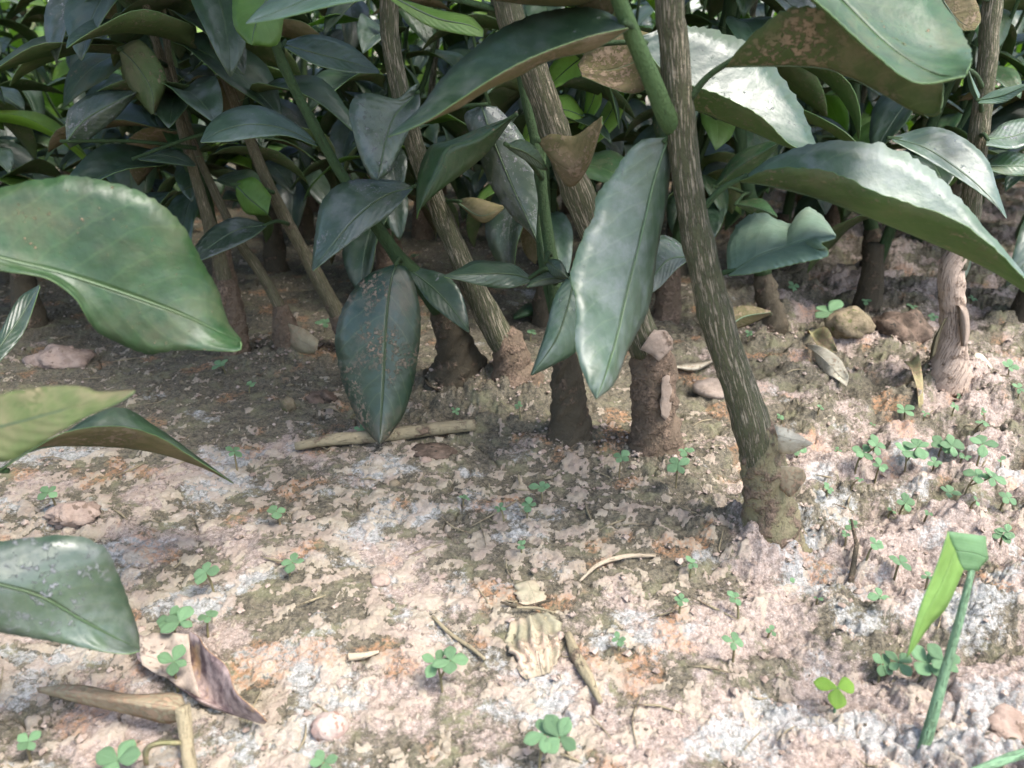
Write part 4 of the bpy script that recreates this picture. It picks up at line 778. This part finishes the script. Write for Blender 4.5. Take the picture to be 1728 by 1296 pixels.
# ------------------------------------------------------------------ sprouts on the soil
def leaflet_mesh(m, w):
    n = 7; Ls, Ms, Rs = [], [], []
    for i in range(n):
        t = i / (n - 1); wv = w * (math.sin(math.pi * t ** 1.35) ** 0.8 if 0 < t < 1 else 0) + 0.02
        z = -0.08 * t * t; Ms.append(Vector((t, 0, z))); Ls.append(Vector((t, wv, z + wv * .12))); Rs.append(Vector((t, -wv, z + wv * .12)))
    V, Fc, U, mi, _ = loft(Ls, Ms, Rs, nt=8, ns=2, toward=Vector((.5, 0, 9)), thick=0.015); return mesh('leaflet', V, Fc, [m, m, m], U, mi)
LEAFLET = {m: [leaflet_mesh(m, w_) for w_ in (0.30, 0.36, 0.42)] for m in ('sprout', 'lime')}
def sprout(px, py, size, label, n=4, m='sprout', double=False, h=None, r=rng):
    """px, py: middle of the leaves in the photograph, size: leaf reach in photo pixels."""
    g0 = Gp(px, py); d = (g0 - CAM).length; reach = (0.78 if px > 1300 and py < 900 else 0.9) * size / F * d
    hh = h if h else r.uniform(0.6, 1.7) * reach + 0.002
    g = GG(px + r.uniform(-4, 4), py); dirv = (CAM - g); k = hh / dirv.z; top = g + dirv * k      # leaves above, foot towards the camera side
    foot = Vector((top.x + r.uniform(-.002, .002), top.y + r.uniform(-.002, .003), 0)); foot.z = gz(foot.x, foot.y)
    t = thing('clover_sprout' if m == 'sprout' else 'lime_sprout', foot, label, 'sprout', 'little sprouts on the soil')
    tp = Vector((top.x - foot.x, top.y - foot.y, hh))
    tube_part('stem', [Vector((0, 0, -0.004)), Vector((tp.x * .3, tp.y * .3, hh * .5)), tp], [0.0005, 0.00042, 0.00035], 'redstem' if m == 'sprout' else 'lightgreen', t, Vector(), 6, 6)
    heads = [(tp, n)]
    if double:
        t2 = tp + Vector((reach * r.uniform(.5, .9), r.uniform(-.5, .5) * reach, r.uniform(.0, .5) * reach))
        tube_part('stem', [Vector((tp.x * .3, tp.y * .3, hh * .5)), t2], [0.0004, 0.0003], 'redstem' if m == 'sprout' else 'lightgreen', t, Vector(), 6, 4); heads.append((t2, n))
    for p, nn in heads:
        a0 = r.uniform(0, 6.28)
        tilt = Matrix.Rotation(r.uniform(.15, .6), 4, 'X') @ Matrix.Rotation(r.uniform(-.3, .3), 4, 'Y')          # leaves lean to the open, bright side
        for k in range(nn):
            o = put('leaflet', r.choice(LEAFLET[m]), t)
            a = a0 + 2 * math.pi * k / nn + r.uniform(-.3, .3)
            o.matrix_local = Matrix.Translation(p) @ tilt @ Matrix.Rotation(a, 4, 'Z') @ Matrix.Rotation(r.uniform(-.45, .25), 4, 'Y') @ Matrix.Scale(reach * r.uniform(.75, 1.05), 4)
CL = 'little green clover like sprout on '
crust = CL + 'the mottled flaky crust'; bare = CL + 'the bare crumbly soil right of the leaning stem'; shade = CL + 'the shaded soil among the stumps'; left = CL + 'the soil beside the curled dead leaves'; foot_ = CL + 'the moss between leaning stem and stout stump'
for a in [(348, 975, 27, crust), (495, 957, 24, crust), (470, 870, 20, crust), (398, 762, 16, crust), (910, 820, 22, crust), (895, 850, 17, crust), (840, 858, 13, crust), (878, 922, 12, crust), (780, 840, 11, crust),
          (1045, 1075, 15, crust), (1170, 945, 15, crust), (1150, 1018, 15, crust), (1237, 1010, 17, crust), (1240, 1083, 20, crust), (548, 1285, 26, crust), (80, 840, 16, crust),
          (350, 1038, 18, left), (290, 1110, 30, left), (195, 1276, 36, left), (40, 1240, 19, left),
          (765, 692, 11, shade), (875, 697, 10, shade), (605, 725, 12, shade), (375, 617, 16, shade), (425, 648, 11, shade), (1460, 508, 11, shade), (1540, 515, 11, shade), (1580, 525, 11, shade), (1262, 568, 9, shade), (1640, 505, 9, shade), (545, 548, 16, shade), (1340, 485, 14, shade), (700, 430, 12, shade), (900, 560, 12, shade),
          (1100, 735, 22, foot_), (1052, 772, 20, foot_), (1140, 790, 26, foot_), (1152, 775, 16, foot_),
          (1350, 740, 22, bare), (1530, 672, 20, bare), (1490, 775, 18, bare), (1660, 752, 26, bare), (1530, 835, 22, bare), (1400, 832, 15, bare), (1600, 836, 20, bare), (1470, 935, 16, bare), (1518, 940, 20, bare), (1490, 1003, 20, bare), (1440, 868, 15, bare),
          (1612, 605, 20, bare), (1705, 612, 16, bare), (1715, 665, 14, bare), (1660, 710, 15, bare), (1700, 860, 18, bare), (1660, 690, 10, bare), (1576, 790, 15, bare), (1625, 775, 14, bare)]:
    sprout(*a)
for a in [(1385, 700), (1415, 745), (1480, 690), (1560, 700), (1610, 690), (1690, 780), (1640, 880), (1560, 880), (1430, 905), (1570, 965), (1340, 960), (1305, 1040), (1380, 1010), (1620, 660), (1505, 850), (1450, 820), (1555, 655), (1320, 700)]:
    sprout(a[0], a[1], rng.uniform(8, 13), 'tiny green seedling just up in the bare soil right of the leaning stem', rng.choice([2, 3, 4]))
for a in [(290, 1045, 30, 'green clover like sprout with two leaf clusters above the curled dead leaf'), (735, 1110, 32, 'double headed green sprout left of the half buried pale leaf'), (922, 1232, 40, 'largest double headed green sprout rooted beside a dark crack in the crust'),
          (1455, 770, 26, 'double headed green sprout in the weedy patch right of the leaning stem'), (1530, 762, 27, 'double headed green sprout in the weedy patch right of the leaning stem'), (1592, 745, 26, 'double headed green sprout in the weedy patch right of the leaning stem'), (1640, 830, 26, 'double headed green sprout in the weedy patch right of the leaning stem'),
          (1500, 1090, 26, 'double headed green sprout behind the folded grass blade'), (1565, 1105, 30, 'double headed green sprout behind the folded grass blade'), (1690, 905, 16, 'small double headed green sprout above the folded grass blade')]:
    sprout(*a, double=True)
sprout(1400, 540, 38, 'bright green broad leaved seedling sprout beside the tan stone', 4, 'sprout', h=0.012)
sprout(1415, 1143, 40, 'yellow green sprout with three rounded leaves on bare soil', 3, 'lime')

# ------------------------------------------------------------------ dead leaves, twigs, stones
def on_ground(pts, lift):              # (px, py, extra height) resting on the soil
    out = []
    for p in pts:
        g = GG(p[0], p[1]); k = lift + (p[2] if len(p) > 2 else 0); d = CAM - g; q = g + d * (k / d.z); out.append(q)
    return out
def dead(name, label, l, m, r_, top, back=None, rim=None, lift=0.0022, rib=True, **kw):
    l, m, r_ = on_ground(l, lift), on_ground(m, lift), on_ground(r_, lift); o = m[0].copy()
    t = thing(name, o, label, 'dead leaf')
    leaf_part(t, o, l, m, r_, top=top, back=back or top, rim=rim or top, name='blade', rib=rib, **kw); return t
t = dead('dead_leaf', 'curled dead leaf, purple brown fold with a pale beige half, below the blunt green leaf', [(322, 1068, .008), (350, 1090, .012), (385, 1140, .012), (425, 1190, .010), (450, 1218, .004)], [(300, 1095, .002), (330, 1120, .001), (352, 1170), (395, 1205), (445, 1224)], [(235, 1075, .004), (232, 1112, .003), (270, 1135, .001), (320, 1172), (345, 1185)],
         'purple', 'dryrust', 'dryrust', rib=False, nt=20, wave=0.05, seed=3)
hp = on_ground([(236, 1078, .0045), (262, 1070, .005), (318, 1070, .007)], .003); hm = on_ground([(234, 1100, .004), (280, 1110, .003), (322, 1120, .004)], .003); hr = on_ground([(240, 1120, .003), (290, 1150, .001), (338, 1172, .003)], .003)
leaf_part(t, t.location, hp, hm, hr, top='beige', back='beige', rim='beige', name='pale_half', rib=False, nt=12, wave=0.05)
dead('dead_leaf', 'straw coloured strip of dead leaf bending to a dry stalk below the curled leaf', [(58, 1152, .006), (130, 1148, .008), (220, 1165, .009), (300, 1165, .009), (312, 1190, .008)], [(60, 1156, .006), (130, 1160, .011), (220, 1178, .012), (290, 1188, .012), (310, 1196, .009)], [(62, 1160, .004), (130, 1176, .005), (210, 1202, .004), (280, 1212, .004), (306, 1204, .006)],
     'dry', 'dryolive', rib=False, nt=20)
o = on_ground([(306, 1185, .012), (312, 1230, .006), (318, 1275, .002), (324, 1310, .001)], .001)
t = thing('dead_stalk', o[-1], 'dry olive stalk running down from the straw coloured strip', 'stalk'); tube_part('stalk', o, [.0022, .002, .0018, .0016], 'twig', t, o[-1], 8, 14, .2)
dead('dead_leaf', 'narrow arched strip of dry leaf beside the dry stalk', [(242, 1290), (240, 1258, .006), (262, 1242, .009), (304, 1240, .006)], [(246, 1290), (246, 1262, .007), (266, 1248, .010), (304, 1246, .006)], [(250, 1291), (253, 1266, .005), (270, 1253, .008), (304, 1250, .005)], 'dryolive', rib=False, nt=14, ns=2)
bl = dead('dead_leaf', 'half buried pale corrugated dead leaf pressed into the crust', [(862, 1048), (852, 1078), (868, 1112), (888, 1138)], [(895, 1036, .0008), (902, 1075, .0012), (908, 1108, .0008), (914, 1132)], [(930, 1036), (950, 1058), (944, 1104), (930, 1128)], 'drymud', 'drymud', lift=0.0010, rib=False, nt=22, ns=14, wave=.05, serr=.22, corr=.0011)
dead('dead_leaf', 'olive scrap of dead leaf just above the half buried corrugated leaf', [(868, 985), (872, 1005), (880, 1018)], [(890, 978, .002), (898, 1000, .002), (905, 1014, .001)], [(905, 975), (918, 998), (922, 1010)], 'drymud', lift=.0008, rib=False, nt=14, ns=4, wave=.1, serr=.3)
dead('dead_leaf', 'pale yellowish dead leaf tilted on edge below the tan stone', [(1364, 584, .006), (1390, 588, .008), (1418, 606, .006), (1431, 640)], [(1364, 586, .004), (1392, 604, .006), (1415, 625, .003), (1431, 642)], [(1364, 588, .002), (1385, 612, .002), (1408, 636), (1430, 643)], 'drypale', 'dryolive', nt=16)
dead('dead_leaf', 'olive brown shrivelled leaf behind the pale yellowish dead leaf', [(1362, 556, .004), (1390, 570, .008), (1412, 592, .006)], [(1362, 566, .003), (1388, 582, .006), (1412, 596, .004)], [(1364, 576, .002), (1384, 592, .004), (1410, 600, .003)], 'dryolive', 'dryrust', rib=False, nt=12, ns=2)
dead('dead_leaf', 'olive strip of dead leaf standing by the peeling foot', [(1524, 612, .006), (1534, 640, .004), (1546, 676)], [(1536, 612, .007), (1546, 645, .005), (1552, 682)], [(1546, 616, .006), (1555, 648, .004), (1558, 680)], 'dryolive', 'dry', rib=False, nt=12, ns=2)
dead('dead_leaf', 'bleached strip of dead leaf lying behind the leaning stem', [(1136, 618, .002), (1170, 608, .003), (1206, 603, .002)], [(1136, 621, .003), (1170, 615, .004), (1206, 608, .003)], [(1137, 624), (1172, 624), (1206, 613)], 'drypale', rib=False, nt=12, ns=2)
dead('dead_leaf', 'thin pale dead leaf strip pointing right from the peeling foot', [(1628, 615, .002), (1650, 618, .003), (1672, 630)], [(1628, 619, .002), (1650, 623, .003), (1672, 632)], [(1629, 623), (1650, 628), (1672, 634)], 'drypale', rib=False, nt=10, ns=2)
dead('dead_leaf', 'curved green brown leaf resting on soil behind the crumbling muddy foot', [(866, 528, .004), (890, 508, .008), (925, 508, .006)], [(866, 532, .004), (892, 518, .010), (926, 516, .006)], [(868, 536, .002), (895, 530, .004), (926, 522, .003)], 'mid', 'dryolive', rib=False, nt=12, ns=2)
def stick(name, label, pts, rad, m, lift, cat='twig'):
    o = on_ground(pts, lift); t = thing(name, o[0], label, cat); tube_part('shaft', o, rad, m, t, o[0], 10, 26, .22, len(label), 1.5); return t
t = stick('twig', 'grey brown twig lying on the soil under the big spotted leaf', [(498, 752), (560, 746), (640, 738), (720, 727), (802, 720)], [.0020, .0032, .0033, .0034, .0030], 'twig', .0035)
stick('dry_straw', 'long pale curved straw lying by the foot of the leaning stem', [(978, 976), (1010, 958), (1055, 942), (1106, 934)], [.0004, .0009, .0009, .0006], 'straw', .0014, 'straw')
stick('dry_straw', 'thin brown straw lying left of the half buried pale leaf', [(730, 1042), (760, 1066), (792, 1088), (818, 1110)], [.0005, .0007, .0007, .0005], 'twig', .0012, 'straw')
stick('dry_straw', 'short pale stub of straw beside the double headed sprout', [(588, 1114), (612, 1110), (640, 1104)], [.0012, .0011, .0005], 'straw', .0013, 'straw')
stick('mossy_stick', 'dark mossy stick lying right of the half buried pale leaf', [(958, 1070), (975, 1105), (995, 1140), (1014, 1176)], [.0012, .0020, .0016, .0008], 'twig', .0016, 'stick')
stick('root_fibre', 'thin dark fibre crossing above the half buried pale leaf', [(845, 1018), (880, 1016), (930, 1012)], [.0004, .0006, .0004], 'stumpdark', .0024, 'fibre')
stick('root_fibre', 'curved reddish fibre over the top of the half buried pale leaf', [(872, 1026), (905, 1025), (935, 1034)], [.0004, .0005, .0004], 'twig', .0024, 'fibre')
stick('twig', 'thin mossy twig stuck upright in the bare soil', [(1438, 972, .001), (1444, 930, .004), (1450, 890, .012), (1440, 858, .016)], [.0012, .0010, .0008, .0005], 'stumpdark', .0)
def stone(name, label, px, py, size, m, cat, squash=(1, .85, .7), seed=0, jag=0.35):
    g = GG(px, py); d = (g - CAM).length; rad = size / F * d
    nu, nv = 22, 14; V = []
    for i in range(nv + 1):
        th = math.pi * i / nv
        for j in range(nu):
            a = 2 * math.pi * j / nu; x, y_, z = math.sin(th) * math.cos(a), math.sin(th) * math.sin(a), math.cos(th)
            k = 1 + jag * float(fbm(np.array(x * 1.4 + z), np.array(y_ * 1.4 - z * .6), 4, seed + 90))
            V.append((x * k * rad * squash[0], y_ * k * rad * squash[1], z * k * rad * squash[2]))
    Fc = [(i * nu + j, (i + 1) * nu + j, (i + 1) * nu + (j + 1) % nu, i * nu + (j + 1) % nu) for i in range(nv) for j in range(nu)]
    o = put(name, mesh(name, V, Fc, [m])); o.location = g + Vector((0, 0, rad * squash[2] * .22)); return tag(o, label, cat)
stone('pebble', 'pink and white quartz pebble near the purple brown dead leaf', 555, 1228, 27, 'stonepink', 'pebble', seed=1)
stone('pebble', 'small brown pebble in the middle of the flaky crust', 643, 982, 15, 'clodpink', 'pebble', seed=2)
stone('pebble', 'tiny round tan pebble in front of the twig', 666, 820, 9, 'stonetan', 'pebble', seed=3, jag=.1)
stone('pebble', 'small pink pebble just below the twig', 718, 780, 10, 'clodpink', 'pebble', seed=4)
stone('pebble', 'small olive pebble left of the big spotted leaf', 486, 690, 14, 'stonemoss', 'pebble', seed=5, squash=(.9, .9, 1.0))
stone('soil_clod', 'large dark rough clod beside the peeling foot', 1512, 575, 44, 'clod', 'clod', seed=6, squash=(1, .8, .72), jag=.6)
stone('stone', 'smooth tan stone behind the broad leaved sprout', 1428, 534, 24, 'stonetan', 'stone', seed=7, squash=(1, .8, .6), jag=.15)
stone('stone', 'yellowish moss patched stone under the broad leaved sprout', 1428, 578, 34, 'stonemoss', 'stone', seed=8)
stone('soil_clod', 'crumbly brown clod above the blunt green leaf', 132, 888, 32, 'clodpink', 'clod', seed=9, jag=.7, squash=(1.1, .8, .55))
stone('stone', 'pale rounded stone half sunk behind the leaning stem', 1205, 662, 30, 'stonepale', 'stone', seed=10, squash=(1.2, 1, .45), jag=.2)
stone('soil_clod', 'reddish clod on the eroded ledge by the grass stem', 1695, 1215, 30, 'clodpink', 'clod', seed=11, jag=.6, squash=(1.2, 1, .55))
stone('soil_clod', 'pink clod in the shade below the broad smooth leaf', 105, 610, 34, 'clodpink', 'clod', seed=12, jag=.7, squash=(1.3, .9, .5))
stone('soil_clod', 'brown clod left of the twig under the thin husked seedling', 545, 672, 20, 'clod', 'clod', seed=13, jag=.7, squash=(1.2, .9, .6))
stone('soil_clod', 'flat dark crust clod under the stumps in front of the twig end', 735, 762, 26, 'clod', 'clod', seed=14, jag=.6, squash=(1.4, 1, .3))

# ------------------------------------------------------------------ grass on the right
g0 = Q(1548, 1296, .165); root = Vector((g0.x - 0.012, .150, 0)); root.z = gz(root.x, root.y)
t = thing('grass_plant', root, 'green grass stem with one sharply folded blade over the bare soil', 'grass')
tube_part('stem', [root + Vector((0, 0, -.004)), Q(1530, 1380, .160), Q(1552, 1290, .165), Q(1590, 1150, .172), Q(1618, 1050, .176), Q(1640, 962, .180)], [.0021, .0020, .0018, .0015, .0012, .0009], 'lightgreen', t, root, 12, 26)
V, Fc, U, mi, mid = loft([Q(1664, 905, .1845), Q(1632, 901, .181), Q(1599, 897, .1780)], [Q(1670, 944, .183), Q(1645, 934, .1805), Q(1612, 930, .1783)], [Q(1652, 963, .1815), Q(1640, 965, .180), Q(1625, 961, .1785)], nt=8, ns=3, toward=CAM, belly=-.03)
put('blade', mesh('blade', sub(V, root), Fc, ['grass', 'grassback_lit', 'grass'], U, mi), t)
V, Fc, U, mi, mid = loft([Q(1599, 897, .1778), Q(1579, 957, .1735), Q(1552, 1024, .169), Q(1529, 1109, .164)], [Q(1612, 930, .1779), Q(1586, 990, .1725), Q(1560, 1040, .168), Q(1529, 1110, .164)], [Q(1625, 961, .1782), Q(1597, 1024, .1735), Q(1568, 1056, .1695), Q(1530, 1110, .164)], nt=16, ns=3, toward=CAM, away=True, belly=.03)
put('blade', mesh('blade', sub(V, root), Fc, ['grass', 'grassback_lit', 'grass'], U, mi), t)
g0 = Q(1728, 1270, .150); root = Vector((g0.x + .03, .155, 0)); root.z = gz(root.x, root.y)
t = thing('grass_plant', root, 'second grass stem slanting low across the eroded soil', 'grass')
tube_part('stem', [root + Vector((0, 0, -.004)), root + Vector((-.012, -.004, .012)), Q(1728, 1272, .150), Q(1680, 1288, .146), Q(1620, 1312, .142), Q(1560, 1340, .138)], [.0016, .0015, .0013, .0012, .0010, .0006], 'lightgreen', t, root, 10, 20)
